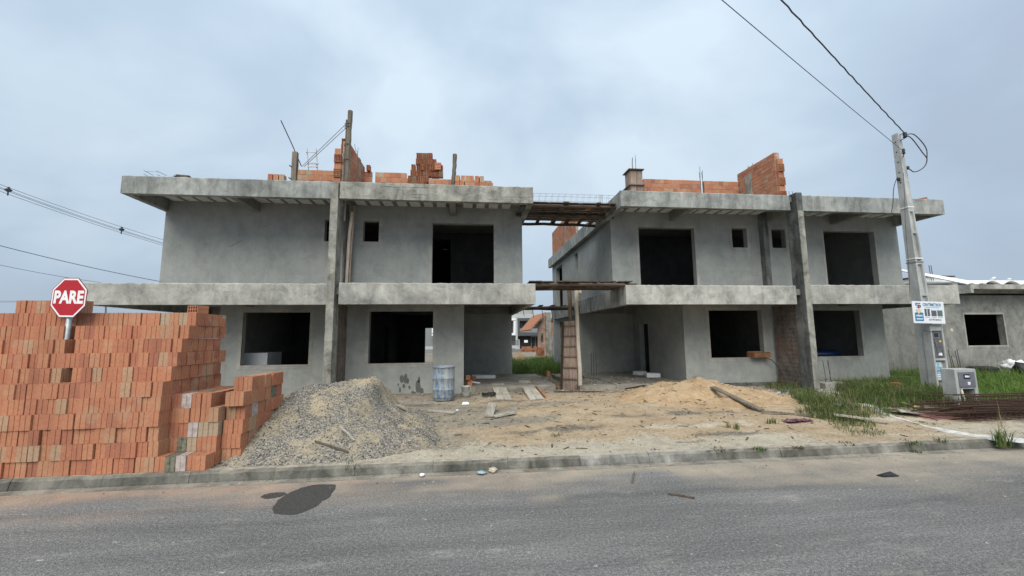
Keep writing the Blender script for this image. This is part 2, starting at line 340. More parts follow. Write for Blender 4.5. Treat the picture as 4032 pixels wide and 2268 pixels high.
# the lot: sand, lime, rubble dust and dark trodden soil
mt, t, b = newmat('lot_soil'); v = coord(t); zone = attr(t, 'zone'); sp = t.nodes.new('ShaderNodeSeparateColor'); t.links.new(zone, sp.inputs[0])
n3 = noi(t, v, 3.0, 8, .68, .3); n20 = noi(t, v, 19, 6, .7); n70 = noi(t, v, 80, 4, .7)
sand = ramp(t, n3, [(.28, (.43,.325,.205)), (.5, (.58,.445,.295)), (.72, (.65,.525,.375))])
dirt = ramp(t, n3, [(.28, (.25,.215,.165)), (.5, (.39,.345,.27)), (.72, (.49,.44,.355))])
pale = ramp(t, n3, [(.28, (.48,.42,.32)), (.5, (.65,.575,.445)), (.72, (.72,.66,.54))])
def zf(ch, lo=.35, hi=.65):
    return ramp(t, addf(t, ch, n20, 1, .0) if False else ch, [(lo, g1(0)), (hi, g1(1))])
w1 = t.nodes.new('ShaderNodeMath'); w1.operation = 'MULTIPLY_ADD'; w1.inputs[1].default_value = 2.0; w1.inputs[2].default_value = -1.0; t.links.new(n20, w1.inputs[0])
def edge(ch):
    n = t.nodes.new('ShaderNodeMath'); n.operation = 'ADD'; t.links.new(ch, n.inputs[0]); t.links.new(w1.outputs[0], n.inputs[1]); return ramp(t, n.outputs[0], [(.3, g1(0)), (.7, g1(1))])
col = mix(t, dirt, sand, edge(sp.outputs[0])); col = mix(t, col, pale, edge(sp.outputs[1]))
col = mix(t, col, mix(t, (.10,.095,.08), (.25,.235,.205), n20), edge(sp.outputs[2]))
col = mix(t, col, ramp(t, n70, [(.3, g1(.62)), (.7, g1(1.3))]), .75, 'MULTIPLY')
col = mix(t, col, ramp(t, n20, [(.3, g1(.72)), (.7, g1(1.2))]), .8, 'MULTIPLY')
col = mix(t, col, (.10,.085,.06), ramp(t, noi(t, v, 11, 6, .75), [(.60, g1(0)), (.68, g1(.6))]))
col = mix(t, col, (.20,.165,.12), ramp(t, noi(t, coord(t, (1,2.4,1)), 5.5, 8, .75), [(.58, g1(0)), (.70, g1(.45))]))
t.links.new(col, b.inputs['Base Color']); b.inputs['Roughness'].default_value = .97; b.inputs['Specular IOR Level'].default_value = .1
bump(t, b, addf(t, addf(t, n3, n20, .6, 1), n70, 1, .6), 1.0, .05); MSOIL = mt
P_ = lambda px, py: (onz(px, py, .15).x, onz(px, py, .15).y)
def E(px, py, rx, ry, rot=0): c = P_(px, py); return (c[0], c[1], rx, ry, rot)
WH = [E(2700,1610,.85,.16), E(2600,1600,.5,.12), E(2540,1740,1.9,.16), E(2700,1680,.9,.1), E(2950,1785,1.4,.12), E(3420,1600,.45,.2), E(3560,1650,.75,.13,-.35), E(3850,1700,1.6,.10,-.09), E(3250,1585,.25,.12)]
DK = [E(2250,1690,.5,.14), E(2680,1645,1.2,.14), E(2820,1705,.6,.1), E(2060,1700,.35,.12), E(2700,1730,.4,.08), E(1650,1600,.5,.3), E(2000,1580,.7,.25), E(3050,1545,1.4,.25), E(3250,1520,1.4,.3)]
GR = [E(2000,1660,1.0,.4), E(1850,1620,1.0,.6), E(1500,1800,1.8,.25), E(1800,1760,1.0,.2), E(2150,1600,.9,.35)]
def lot_zone(x, y):
    s = sst(-1.5, 1.4, x+.5*fbm(x, y, .8))*(1-.85*sst(7.6, 9.2, x+.4*fbm(x, y, 1)))
    s = max(s*(1-.55*sst(9.4, 10.4, y)), .55*ell(x, y, 7.9, 6.1, 1.7, .7)); 
    for q in GR: s *= 1-.85*ell(x, y, *q)
    p = 0
    front = (1-sst(5.7, 6.35, y+.25*fbm(x, y, 1.3)))*(1-.75*sst(4.2, 5.5, x)); p = .95*front
    if x < -1.4: p *= .5
    for q in WH: p = max(p, .85*ell(x, y, *q, .6, .8))
    p = max(p, .85*(1-sst(5.9, 6.5, y+.15*fbm(x,y,2)))*sst(6.3, 8, x))
    d = 0
    for q in DK: d = max(d, .62*ell(x, y, *q, .75, .95))
    if y > 12.5: d = max(d, .5)
    return (s, p, d)
xs = [-120,-70,-40,-25,-16,-12]+steps(-9, 15, .085)+[17,20,25,35,60,120]
ys = steps(KF+.1, 12.4, .075)+[13,14,15,16.5,18,20,23,27,32,40,60,100,200,500]
struct(sheet('lot_ground', xs, ys, gz, lot_zone, MSOIL))

# ------------------------------------------------------------------ bricks
BW, BL = .105, .163                      # hollow clay brick: 11.8 x 18.5 x 18.5 cm
def hollow_brick(w=BW, d=BL, h=BL, nu=2, nv=4, pit=.078, groove=(1, 3)):
    """standing brick, holes in the top; section w (x) by d (y), height h; origin at the centre of its base; grooved sides"""
    gd, gw = .0055, .010; mb = MB(); poly = []
    def side(p, q, n):
        p, q = V(*p, 0), V(*q, 0); dd = (q-p).normalized(); nn = V(-dd.y, dd.x, 0); ln = (q-p).length; poly.append(p)
        for k in range(n):
            c = p+dd*ln*(k+1)/(n+1); poly.extend([c-dd*gw/2, c-dd*gw/4+nn*gd, c+dd*gw/4+nn*gd, c+dd*gw/2])
    x, y = w/2, d/2
    side((-x,-y), (x,-y), groove[0]); side((x,-y), (x,y), groove[1]); side((x,y), (-x,y), groove[0]); side((-x,y), (-x,-y), groove[1])
    k = len(poly); vs = [p.copy() for p in poly]+[p+V(0,0,h) for p in poly]
    mb.add(vs, [(i, (i+1)%k, k+(i+1)%k, k+i) for i in range(k)])
    wl = .0085
    for (z, up) in ((h, 1), (0, -1)):
        cw, cd = (w-2*gd-(nu+1)*wl)/nu, (d-2*gd-(nv+1)*wl)/nv; ux = [-x+gd]; uy = [-y+gd]
        for i in range(nu): ux += [ux[-1]+wl, ux[-1]+wl+cw]
        ux.append(ux[-1]+wl)
        for i in range(nv): uy += [uy[-1]+wl, uy[-1]+wl+cd]
        uy.append(uy[-1]+wl)
        for i in range(len(ux)-1):
            for j in range(len(uy)-1):
                a, b2, c, d2 = (ux[i],uy[j],z),(ux[i+1],uy[j],z),(ux[i+1],uy[j+1],z),(ux[i],uy[j+1],z)
                if i % 2 and j % 2:
                    zz = z-up*pit; A,B,C,D = [(p[0],p[1],zz) for p in (a,b2,c,d2)]
                    for q in ((a,b2,B,A),(b2,c,C,B),(c,d2,D,C),(d2,a,A,D),(A,B,C,D)): mb.quad(q if up > 0 else q[::-1])
                else: mb.quad((a,b2,c,d2) if up > 0 else (d2,c,b2,a))
    return mb
def solid_mesh(mb, name, mat):
    me = bpy.data.meshes.new(name); me.from_pydata([p*S for p in mb.v], [], mb.f); me.materials.append(mat); return me
ME_BRICK = solid_mesh(hollow_brick(), 'brick', M_['brick'])
_b9 = hollow_brick(BW*1.15, BW*1.15, BL, 3, 3, .078, (2, 2)); ME_BRICK9 = solid_mesh(_b9, 'brick9', M_['brick'])
def put(name, me, loc, rot=(0,0,0), parent=None, scale=1):
    o = bpy.data.objects.new(name, me); COL.objects.link(o)
    if parent is not None: o.parent = parent; o.matrix_parent_inverse = Matrix.Translation(-parent.location) if parent.parent is None else Matrix()
    o.location = Vector(loc)*S; o.rotation_euler = rot; o.scale = (scale,)*3 if isinstance(scale, (int, float)) else scale; return o

# the big stack at the kerb: rows of standing bricks, X = along the kerb, Y = depth
HB = .1662; PX, PY = .1085, .1675
FRONT = [5.275, 5.28, 5.285, 5.275, 5.29, 5.30, 5.42, 5.50, 5.56, 5.66, 5.78]
cells = []
for r in range(11):
    off = rng.uniform(0, .1); n = 30; right = -3.50+.012*math.sin(r*2.1)
    gaps = {8: (-5.10, -4.86) , 9: (-4.98, -4.87)}.get(r)
    for i in range(n):
        for j in range(8):
            X = right-PX/2-i*PX; Y = FRONT[r]+PY/2+j*PY
            if Y > 6.44: continue
            if X < -Y*.985-.12: continue
            cells.append(['A', r, X, Y, j == 0, i == 0 and r >= 4, r == 10 or (r == 5 and Y < 5.42+.2) or (r==6 and j==0)])
for i in range(5): cells.append(['A', 0, -3.50+PX/2+i*PX*.99, 5.275+PY/2, True, i == 4, True])
for r in range(5):
    for i in range(5):
        for j in range(5):
            X = -3.50+PX/2+i*PX-.01; Y = (5.47 if r else 5.46)+PY/2+j*PY+.015*(r == 4)
            if r == 4 and i > 3: continue
            cells.append(['B', r, X, Y, j == 0, i == 4, r == 4])
for r in range(6):
    for i in range(2):
        for j in range(6):
            X = -2.955+PX/2+i*PX+.008*math.sin(r*3.3+j) ; Y = 5.56+.10*(r == 0)*0+PY/2+j*PY+(.05 if r == 3 else 0)
            if r == 5 and j < 1: continue
            X += .006*j
            cells.append(['C', r, X, Y, j == 0 or (r == 5 and j == 1), i == 1, r >= 4])
for i in range(7): cells.append(['A', 11, -5.62+i*PX, 5.86+PY/2, True, False, True])
cells.append(['A', 10, 0, 0, 0, 0, 0]); cells.pop()
GRP = 'hollow bricks stacked at the kerb'
LB = {'A': 'orange hollow brick standing in the tall stack around the stop sign post', 'B': 'orange hollow brick in the low stepped stack against the tall brick stack', 'C': 'weathered hollow brick in the low stack leaning on the gravel pile'}
core = MB(); cnt = 0; cells.sort(key=lambda c: (c[0] == 'A' and c[1] > 3 and not c[4], not c[4] and not c[5]))
mats = [M_['brick']]
ob = plain('brick_mossy', (.17,.165,.12), .95, var=.45, scale=22); lb = plain('brick_limed', (.42,.36,.33), .95, var=.35, scale=18)
ME_MOSS = ME_BRICK.copy(); ME_MOSS.materials[0] = ob; ME_LIME = ME_BRICK.copy(); ME_LIME.materials[0] = lb
def gap(c): return c[0] == 'A' and ((c[1] == 8 and -4.86 < c[2] < -4.69) or (c[1] == 9 and -4.93 < c[2] < -4.80) or (c[1] == 6 and -4.66 < c[2] < -4.58)) and c[3] < 5.75
for c in cells:
    k, r, X, Y, fr, rt, tp = c
    if gap(c): continue
    z = KT+.006+HB*r
    seen = (fr or rt or (tp and k != 'A') or (tp and k == 'A' and r < 9)) and proj((X+.05, Y, z+.1))[0] > -12
    if k == 'A' and r < 4 and rt: seen = fr
    if seen and cnt < 300:
        me = ME_BRICK
        if k != 'A' or (r == 0 and X > -3.4):
            q = rng.random(); me = ME_MOSS if q < .05 else ME_LIME if q < .11 else ME_BRICK
        o = put('brick', me, (X+rng.uniform(-.004,.004), Y+rng.uniform(-.017,.014)*(1 if fr or rt else .3), z), (rng.uniform(-.008,.008), rng.uniform(-.016,.016), rng.uniform(-.045,.045)), None, (1, 1, 1.028))
        tag(o, ('mossy grey-green hollow brick in the low stacks' if me == ME_MOSS else 'lime-whitened hollow brick in the low stacks') if me != ME_BRICK else LB[k], 'brick', ('mossy bricks of the low stacks' if me == ME_MOSS else 'whitened bricks of the low stacks') if me != ME_BRICK else GRP if k == 'A' else 'hollow bricks in the low stack' if k == 'B' else 'hollow bricks beside the gravel'); cnt += 1
    else: core.box((X-BW/2, Y-BL/2+.006, z), (X+BW/2, Y+BL/2-.006, z+BL))
for r in range(11):                                  # the stack runs on past the picture's edge
    for i in range(14): core.box((-FRONT[r]*.985-.14-PX*i-BW, FRONT[r]+.004, KT+.006+HB*r), (-FRONT[r]*.985-.14-PX*i, 6.5, KT+.006+HB*r+BL))
tag(stuff(core.build('brick_stack', M_['brick_mass'])), 'inner bricks of the big orange brick stack at the kerb', 'bricks')
def mrot(a, b, c): return Matrix((a, b, c)).transposed().to_euler()
FLAT = mrot((0,0,1), (1,0,0), (0,1,0))        # lying, four holes wide and two high, holes towards the street; origin: front face centre
EDGE = mrot((1,0,0), (0,0,1), (0,-1,0))       # on edge, two holes wide and four high; origin: back face centre
o = put('brick', ME_BRICK, (-3.62, 5.90, KT+.008+HB*11+BW/2), FLAT); o.rotation_euler = (Matrix.Rotation(R(-14), 3, 'Z') @ FLAT.to_matrix()).to_euler()
tag(o, 'single hollow brick lying on its side on top of the tall stack', 'brick')
# ------------------------------------------------------------------ houses
YF, YW, YB, TW = 9.87, 11.2, 19.4, .17
def holewall(name, u0, u1, z0, z1, holes, place, t, mat, parent):
    """wall panel with rectangular openings; place(u, d, z) maps to space, d = 0 outer face, d = t inner face"""
    us = sorted({u0, u1, *[q for h in holes for q in h[:2]]}); zs = sorted({z0, z1, *[q for h in holes for q in h[2:]]})
    us = [q for q in us if u0 <= q <= u1]; zs = [q for q in zs if z0 <= q <= z1]
    def solid(i, j):
        if not (0 <= i < len(us)-1 and 0 <= j < len(zs)-1): return False
        cu, cz = (us[i]+us[i+1])/2, (zs[j]+zs[j+1])/2
        return not any(h[0] < cu < h[1] and h[2] < cz < h[3] for h in holes)
    mb = MB()
    for i in range(len(us)-1):
        for j in range(len(zs)-1):
            if not solid(i, j): continue
            a, b2, c, d = us[i], us[i+1], zs[j], zs[j+1]
            mb.quad([place(a,0,c), place(b2,0,c), place(b2,0,d), place(a,0,d)]); mb.quad([place(b2,t,c), place(a,t,c), place(a,t,d), place(b2,t,d)])
            if not solid(i-1, j): mb.quad([place(a,t,c), place(a,0,c), place(a,0,d), place(a,t,d)])
            if not solid(i+1, j): mb.quad([place(b2,0,c), place(b2,t,c), place(b2,t,d), place(b2,0,d)])
            if not solid(i, j-1): mb.quad([place(a,t,c), place(b2,t,c), place(b2,0,c), place(a,0,c)])
            if not solid(i, j+1): mb.quad([place(a,0,d), place(b2,0,d), place(b2,t,d), place(a,t,d)])
    return mb.build(name, mat, parent)
def fr(Y): return lambda u, d, z: (u, Y+d, z)          # facing the street
def lf(X): return lambda u, d, z: (X+d, -u, z)          # facing left, u = -Y
def rg(X): return lambda u, d, z: (X-d, u, z)          # facing right
def rough_beam(name, x0, x1, y0, y1, z0, z1, mat, parent, top=.012, bot=.004, step=.07, ax=0, seed=0):
    """cast beam whose upper arris is ragged mortar; runs along x (ax 0) or y (ax 1)"""
    a, c = (x0, x1) if ax == 0 else (y0, y1); n = max(2, round((c-a)/step)); rings = []
    for i in range(n+1):
        u = a+(c-a)*i/n; e1 = top*(nz(u*7, seed, 3)+.6*nz(u*19, seed, 1)); e2 = top*(nz(u*6, seed, 8)); e3 = bot*nz(u*9, seed, 5); fw = .004*nz(u*2.2, seed, 7)
        if ax == 0: rings.append([V(u,y0+fw,z0+e3), V(u,y0+fw,(z0+z1)/2), V(u,y0+fw,z1-.02+e1), V(u,y0+.025+fw,z1+e1), V(u,y1,z1+e2*.5), V(u,y1,z0)])
        else: rings.append([V(x0,u,z0+e3), V(x0,u,(z0+z1)/2), V(x0,u,z1-.015+e1), V(x0+.02,u,z1+e1), V(x1,u,z1+e2*.5), V(x1,u,z0)])
    vs = [p for r in rings for p in r]; fs = [tuple(range(6)), tuple(n*6+k for k in range(5,-1,-1))] if ax == 1 else [tuple(range(5,-1,-1)), tuple(n*6+k for k in range(6))]
    for i in range(n):
        for k in range(6):
            q = (i*6+k, i*6+(k+1)%6, i*6+6+(k+1)%6, i*6+6+k); fs.append(q if ax == 1 else q[::-1])
    o = MB().add(vs, fs).build(name, mat, parent); return o
def surround(x0, x1, z0, z1, Y, wd, parent, sill=True, open_bottom=False):
    """hand-trowelled band round an opening, ragged outer edge"""
    mb = MB(); n = 14
    def pts(f, k): return [f(i/k) for i in range(k+1)]
    s = rng.uniform(0, 50)
    def j(u): return .018*nz(u*9, s)+.012*nz(u*23, s)
    def strip(pa, pb):
        for i in range(len(pa)-1):
            a, b2, c, d = pa[i], pa[i+1], pb[i+1], pb[i]
            mb.quad([(a[0],Y-.007,a[1]), (b2[0],Y-.007,b2[1]), (c[0],Y-.0045,c[1]), (d[0],Y-.0045,d[1])])
            mb.quad([(d[0],Y-.0045,d[1]), (c[0],Y-.0045,c[1]), (c[0],Y+.02,c[1]), (d[0],Y+.02,d[1])])
    ki, kj = 10, 10; bt = z0-wd if not open_bottom else z0
    top = [(x0+(x1-x0)*i/ki, z1) for i in range(ki+1)]; tpo = [(x0-wd+(x1-x0+2*wd)*i/ki, z1+wd+j(i*.3)) for i in range(ki+1)]; strip(top, tpo)
    lft = [(x0, z0+(z1-z0)*i/kj) for i in range(kj+1)]; lo = [(x0-wd+j(5+i*.3), bt+(tpo[0][1]-bt)*i/kj) for i in range(kj+1)]; lo[-1] = tpo[0]; strip(lo, lft)
    rt = [(x1, z0+(z1-z0)*i/kj) for i in range(kj+1)]; ro = [(x1+wd+j(9+i*.3), bt+(tpo[-1][1]-bt)*i/kj) for i in range(kj+1)]; ro[-1] = tpo[-1]; strip(rt, ro)
    if not open_bottom:
        bi = [(x0+(x1-x0)*i/ki, z0) for i in range(ki+1)]; bo = [(x0-wd+(x1-x0+2*wd)*i/ki, bt+1.3*j(14+i*.3)) for i in range(ki+1)]; bo[0] = lo[0]; bo[-1] = ro[0]; strip(bo, bi)
        if sill: mb.box((x0-.005, Y-.016, z0-.03), (x1+.005, Y+TW-.01, z0+.006))
    return mb.build('window_surround', M_['surround'], parent)
def brick_panel(parent, name, o, du, n, dn, rows, bl, bh, th, z0, skip=lambda r, i: False, stretch=True, zvis=0, mat='brick_wall', core='mortar'):
    """half-lapped brick wall from o along du, n bricks long; mortar core set back, every brick its own piece above zvis"""
    o = Vector(o); du = Vector(du); dn = Vector(dn); ang = math.atan2(du.y, du.x); jn = .011
    wl = MB(); L_ = n*(bl+jn); a = o+dn*.006; M = Matrix.Translation(a) @ Matrix.Rotation(ang, 4, 'Z')
    hgt = {}
    for r in range(rows):
        for i in range(n+1):
            if not skip(r, i): hgt[i] = max(hgt.get(i, 0), r+1)
    for i, h in hgt.items():
        x0, x1 = max(0, i*(bl+jn)-(bl+jn)*.5), min(L_, (i+.5)*(bl+jn))
        if x1 > x0: wl.box((x0, 0 if dn.dot(M.to_3x3() @ V(0,1,0)) > 0 else -th+.012, z0), (x1, th-.012 if dn.dot(M.to_3x3() @ V(0,1,0)) > 0 else 0, z0+h*(bh+jn)-jn-.004), None, M)
    w = wl.build(name, M_[core], parent)
    me = bpy.data.meshes.new('brick'); q = MB().cbox((bl, th, bh)); me.from_pydata([p*S for p in q.v], [], q.f); me.materials.append(M_[mat])
    low = MB()
    for r in range(rows):
        sh = (r % 2)*.5
        for i in range(n+(1 if sh else 0)):
            if skip(r, i): continue
            u0 = (i-sh)*(bl+jn); u1 = u0+bl; u0, u1 = max(0, u0), min(L_, u1)
            if u1-u0 < .03: continue
            c = o+du*((u0+u1)/2)+dn*th/2+V(0,0,z0+r*(bh+jn)+bh/2)
            if c.z < zvis: low.cbox((u1-u0, th, bh), Matrix.Translation(c) @ Matrix.Rotation(ang, 4, 'Z'), None, .002); continue
            b2 = put('brick', me, c+dn*rng.uniform(-.004,.003), (rng.uniform(-.01,.01), rng.uniform(-.01,.01), ang+rng.uniform(-.012,.012)), w, ((u1-u0)/bl, 1, rng.uniform(.95,1.03)))
            b2.matrix_parent_inverse = Matrix()
    if low.v: stuff(low.build('brick_courses', M_['brick_mass'], w))
    return w
def rebars(parent, pts, ln, r=.006, tie=False):
    for (x, y, z) in pts:
        MB().tube([(x, y, z-.1), (x+rng.uniform(-.01,.01), y, z+ln*.5), (x+rng.uniform(-.025,.025), y+rng.uniform(-.02,.02), z+ln*rng.uniform(.8,1.05))], r, 5).build('rebar', M_['rebar'], parent)
    if tie:
        xs = [p[0] for p in pts]; ys = [p[1] for p in pts]; z = pts[0][2]
        for k in range(3):
            zz = z+.06+k*.1; MB().tube([(min(xs),min(ys),zz),(max(xs),min(ys),zz),(max(xs),max(ys),zz),(min(xs),max(ys),zz),(min(xs),min(ys),zz)], .003, 4).build('tie', M_['rebar'], parent)
def house(label, X0, X1, s0, s1, lo0, lo1, colx, dn, up_holes, gr_holes, gr0, gr1, brk, side_holes_left, left_shell):
    """two mirrored halves under one roof slab. X0..X1 upper walls, s0..s1 upper slab, lo0..lo1 lower slab, gr0..gr1 ground-floor front"""
    h = thing('unfinished_house', label, 'house', ((X0+X1)/2, YW, .15))
    # --- floors
    MB().box((gr0-2.15 if dn < 0 else gr0-2.1, YW+.01, -.1), (lo1-.02, YB, .31)).build('floor_slab', M_['floor'], h)
    # --- ground storey
    holewall('facade_wall', gr0, gr1, -.05 if dn < 0 else .26, 2.64, gr_holes, fr(YW), TW, M_['plaster'], h)
    holewall('wall', -YB, -YW-TW-.002, .312, 2.64, [(-14.25, -13.55, .312, 2.02)] if dn > 0 else [], lf(gr0), TW, M_['plaster'], h)
    holewall('wall', YW+TW+.002, YB, .312, 2.64, [], rg(gr1), TW, M_['plaster'], h)
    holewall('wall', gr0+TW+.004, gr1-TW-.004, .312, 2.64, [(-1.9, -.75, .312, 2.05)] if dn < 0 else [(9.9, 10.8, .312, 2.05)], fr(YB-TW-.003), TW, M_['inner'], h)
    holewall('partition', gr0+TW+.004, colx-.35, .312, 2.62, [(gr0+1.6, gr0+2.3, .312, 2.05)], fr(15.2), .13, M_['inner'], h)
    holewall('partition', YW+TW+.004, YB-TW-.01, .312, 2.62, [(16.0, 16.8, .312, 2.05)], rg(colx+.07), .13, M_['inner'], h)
    for (a, c, z0, z1) in gr_holes: surround(a, c, z0, z1, YW, .085, h)
    # --- lower slab with its fascia beams either side of the column
    c0, c1 = colx-.085, colx+.085
    ls = MB().box((lo0+.145, YF+.145, 2.64), (lo1-.145, YB-.05, 2.80)).build('floor_plate', M_['soffit'], h)
    rough_beam('fascia_beam', lo0, c0-.004 if dn < 0 else c0-.24, YF, YF+.14, 2.385, 2.872, M_['fascia'], h, .014, seed=1+dn)
    rough_beam('fascia_beam', c1+.10 if dn < 0 else c1+.004, lo1, YF-.006, YF+.14, 2.392, 2.895, M_['fascia'], h, .018, seed=5+dn)
    rough_beam('edge_beam', lo0, lo0+.14, YF+.144, YB-.4, 2.387, 2.865, M_['fascia_up'], h, .012, ax=1, seed=9)
    rough_beam('edge_beam', lo1-.14, lo1, YF+.144, YB-.4, 2.394, 2.865, M_['fascia_up'], h, .012, ax=1, seed=11)
    for x in brk: MB().box((x-.07, YF+.144, 2.43), (x+.07, YW+.05, 2.635)).build('cantilever_beam', M_['soffit'], h)
    # --- upper storey
    holewall('facade_wall', X0, X1, 2.804, 5.19, up_holes, fr(YW-.003), TW, M_['plaster'], h)
    holewall('wall', -YB, -YW-TW, 2.804, 5.19, side_holes_left, lf(X0), TW, M_['plaster'], h)
    holewall('wall', YW+TW, YB, 2.804, 5.19, [], rg(X1), TW, M_['plaster'], h)
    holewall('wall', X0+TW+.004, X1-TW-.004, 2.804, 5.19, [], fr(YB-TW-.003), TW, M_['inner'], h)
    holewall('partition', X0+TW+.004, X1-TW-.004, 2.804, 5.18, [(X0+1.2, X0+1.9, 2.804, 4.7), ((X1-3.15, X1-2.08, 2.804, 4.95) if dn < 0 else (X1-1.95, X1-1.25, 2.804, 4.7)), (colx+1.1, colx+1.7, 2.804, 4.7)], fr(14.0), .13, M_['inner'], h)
    for (a, c, z0, z1) in up_holes: surround(a, c, z0, z1, YW-.003, .075, h, open_bottom=z0 < 3)
    # --- upper slab, joists and fill blocks of its soffit, fascia beams
    us = MB().box((s0+.145, YF+.145, 5.19), (s1-.145, YB-.02, 5.325)).build('roof_slab', M_['soffit'], h)
    x = s0+.26; 
    while x < s1-.4:
        if abs(x+.12-colx) > .3 and not any(abs(x+.12-q) < .2 for q in brk):
            mb = MB(); j = lambda: rng.uniform(-.012, .012)
            mb.box((x+j(), YF+.16, 5.168+rng.uniform(-.004,.004)), (x+.245+j(), YW-.03, 5.192)); mb.build('soffit_block', M_['eps'], us)
        x += .352
    rough_beam('fascia_beam', s0, c0-.004 if dn < 0 else colx-.27, YF, YF+.14, 4.905, 5.325, M_['fascia_up'], h, .012, seed=21+dn)
    rough_beam('fascia_beam', c1+.004 if dn > 0 else c1+.03, s1, YF-.004, YF+.14, 4.90 if dn > 0 else 4.912, 5.335, M_['fascia_up' if dn > 0 else 'rawconc'], h, .016, seed=25+dn)
    rough_beam('edge_beam', s0, s0+.14, YF+.144, YB+.05, 4.905, 5.33, M_['fascia_up'], h, .012, ax=1, seed=29)
    rough_beam('edge_beam', s1-.14, s1, YF+.144, YB+.05, 4.905, 5.33, M_['fascia_up'], h, .012, ax=1, seed=31)
    for x in brk: MB().box((x-.075, YF+.144, 4.93), (x+.075, YW+.05, 5.186)).build('cantilever_beam', M_['soffit'], h)
    MB().box((colx-.07, YF+.37, 4.935), (colx+.07, YW+.05, 5.186)).build('cantilever_beam', M_['soffit'], h)
    # --- the column on the line between the halves, its pilaster and the bare brick fin behind it
    mb = MB(); n = 34; rings = []; zt = 5.31 if dn < 0 else 5.40
    for i in range(n+1):
        z = -.05+(zt+.05)*i/n; w = .006*nz(z*3, colx); q = .006*nz(z*5, 4)
        rings.append([V(c0+w, YF-.012+q, z), V(c1+w+.006*nz(z*8,2), YF-.012+q, z), V(c1+w, YF+.37+q, z), V(c0+w, YF+.37, z)])
    vs = [p for r in rings for p in r]; fs = [(3,2,1,0), tuple(n*4+k for k in range(4))]
    for i in range(n):
        for k in range(4): fs.append((i*4+k, i*4+(k+1)%4, i*4+4+(k+1)%4, i*4+4+k))
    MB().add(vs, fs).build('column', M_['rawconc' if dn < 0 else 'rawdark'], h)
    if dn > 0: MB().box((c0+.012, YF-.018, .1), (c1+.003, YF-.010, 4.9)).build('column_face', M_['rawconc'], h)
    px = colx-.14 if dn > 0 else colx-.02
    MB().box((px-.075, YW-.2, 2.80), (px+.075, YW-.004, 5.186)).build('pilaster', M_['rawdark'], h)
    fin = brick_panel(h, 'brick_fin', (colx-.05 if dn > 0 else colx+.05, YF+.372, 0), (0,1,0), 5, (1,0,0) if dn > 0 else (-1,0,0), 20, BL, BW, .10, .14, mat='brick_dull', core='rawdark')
    return h, us
BR = .10
hl, usl = house('grey rendered two-storey house shell whose front carries a tall timber post on its roof', -7.70, 1.52, -7.77, 1.63, -8.32, 1.65, -3.135, -1,
    [(-3.77,-3.41,4.16,4.75), (-2.78,-2.37,4.17,4.745), (-.95,.73,2.805,4.73)], [(-5.66,-4.03,.95,2.295), (-2.55,-.90,.945,2.31)], -6.22, -.085, [-5.5, -.38], [], None)
hr, usr = house('grey rendered two-storey house shell standing behind the concrete utility pole', 4.085, 13.285, 3.9, 13.28, 3.93, 13.37, 8.865, 1,
    [(4.91,6.61,2.805,4.73), (7.785,8.26,4.16,4.755), (9.055,9.50,4.165,4.75), (10.76,12.47,2.805,4.735)], [(6.895,8.525,.955,2.315), (10.18,11.685,.945,2.305)], 6.115, 12.47, [5.95, 11.1],
    [(-18.6,-17.35,2.805,4.72), (-15.2,-14.78,4.09,4.72)], None)
# rear blocks of the ground storey beside the porches
holewall('porch_wall', -.08, 1.585, .312, 2.64, [], fr(14.72), TW, M_['plaster'], hl); holewall('wall', 14.72+TW+.003, YB-.02, .312, 2.64, [], rg(1.583), TW, M_['plaster'], hl)
holewall('porch_wall', 4.07, 6.11, .312, 2.64, [], fr(14.78), TW, M_['plaster'], hr); holewall('wall', -YB+.02, -14.78-TW-.003, .312, 2.64, [(-18.0,-16.6,.312,2.25)], lf(4.072), TW, M_['plaster'], hr)
MB().box((3.95, 14.6, 2.43), (6.11, 14.74, 2.636)).build('porch_beam', M_['soffit'], hr); MB().box((-.08, 14.55, 2.43), (1.5, 14.69, 2.636)).build('porch_beam', M_['soffit'], hl)
MB().box((-8.15, 14.2, 2.40), (-6.23, 14.34, 2.636)).build('porch_beam', M_['soffit'], hl)
holewall('porch_wall', 12.475, 13.3, .312, 2.64, [], fr(14.5), TW, M_['plaster_shaded'], hr)
rough_beam('porch_floor', -.09, 2.4, 11.28, 14.7, -.1, .306, M_['floor'], hl, .014); MB().box((3.0, 11.0, -.1), (4.0, 14.7, .29)).build('porch_floor', M_['floor'], hr); rough_beam('porch_floor', 4.01, 6.12, 11.0, YW+.005, -.1, .304, M_['floor'], hr, .014)
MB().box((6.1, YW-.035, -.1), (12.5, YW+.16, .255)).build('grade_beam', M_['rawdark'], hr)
# footing with starter bars in front of the right half
MB().cbox((.55, .5, .34), Matrix.Translation(ony(3262, 1530, 10.2)), None, .02).build('footing', M_['fascia'], hr, bevel=.01)
for (px, dx) in ((3252, -.0), (3268, .05), (3275, -.06)):
    p = ony(px, 1507, 10.15); MB().tube([p-V(0,0,.05), p+V(dx*.6,0,.25), p+V(-.03+dx*.2,0,.58)], .007, 5).build('rebar', M_['rebar'], hr)

# ---- left house, third-storey walls
ZT = 5.335
c1 = brick_panel(hl, 'brick_wall', (-5.04, 12.4, 0), (1,0,0), 7, (0,1,0), 8, .157, .150, .10, ZT, lambda r, i: False, zvis=6.02)
cA = brick_panel(hl, 'brick_wall', (-2.78, 12.4, 0), (1,0,0), 21, (0,1,0), 8, .157, .150, .10, ZT, lambda r, i: r == 7 and i > 5, zvis=5.98)
cB = brick_panel(hl, 'brick_wall', (-3.09, 12.38, 0), (1,0,0), 1, (0,1,0), 8, .2, .150, .10, ZT, zvis=6.0)
pw = brick_panel(hl, 'party_wall', (-3.095, 10.72, 0), (0,1,0), 10, (-1,0,0), 13, .158, .098, .155, ZT, zvis=5.5)
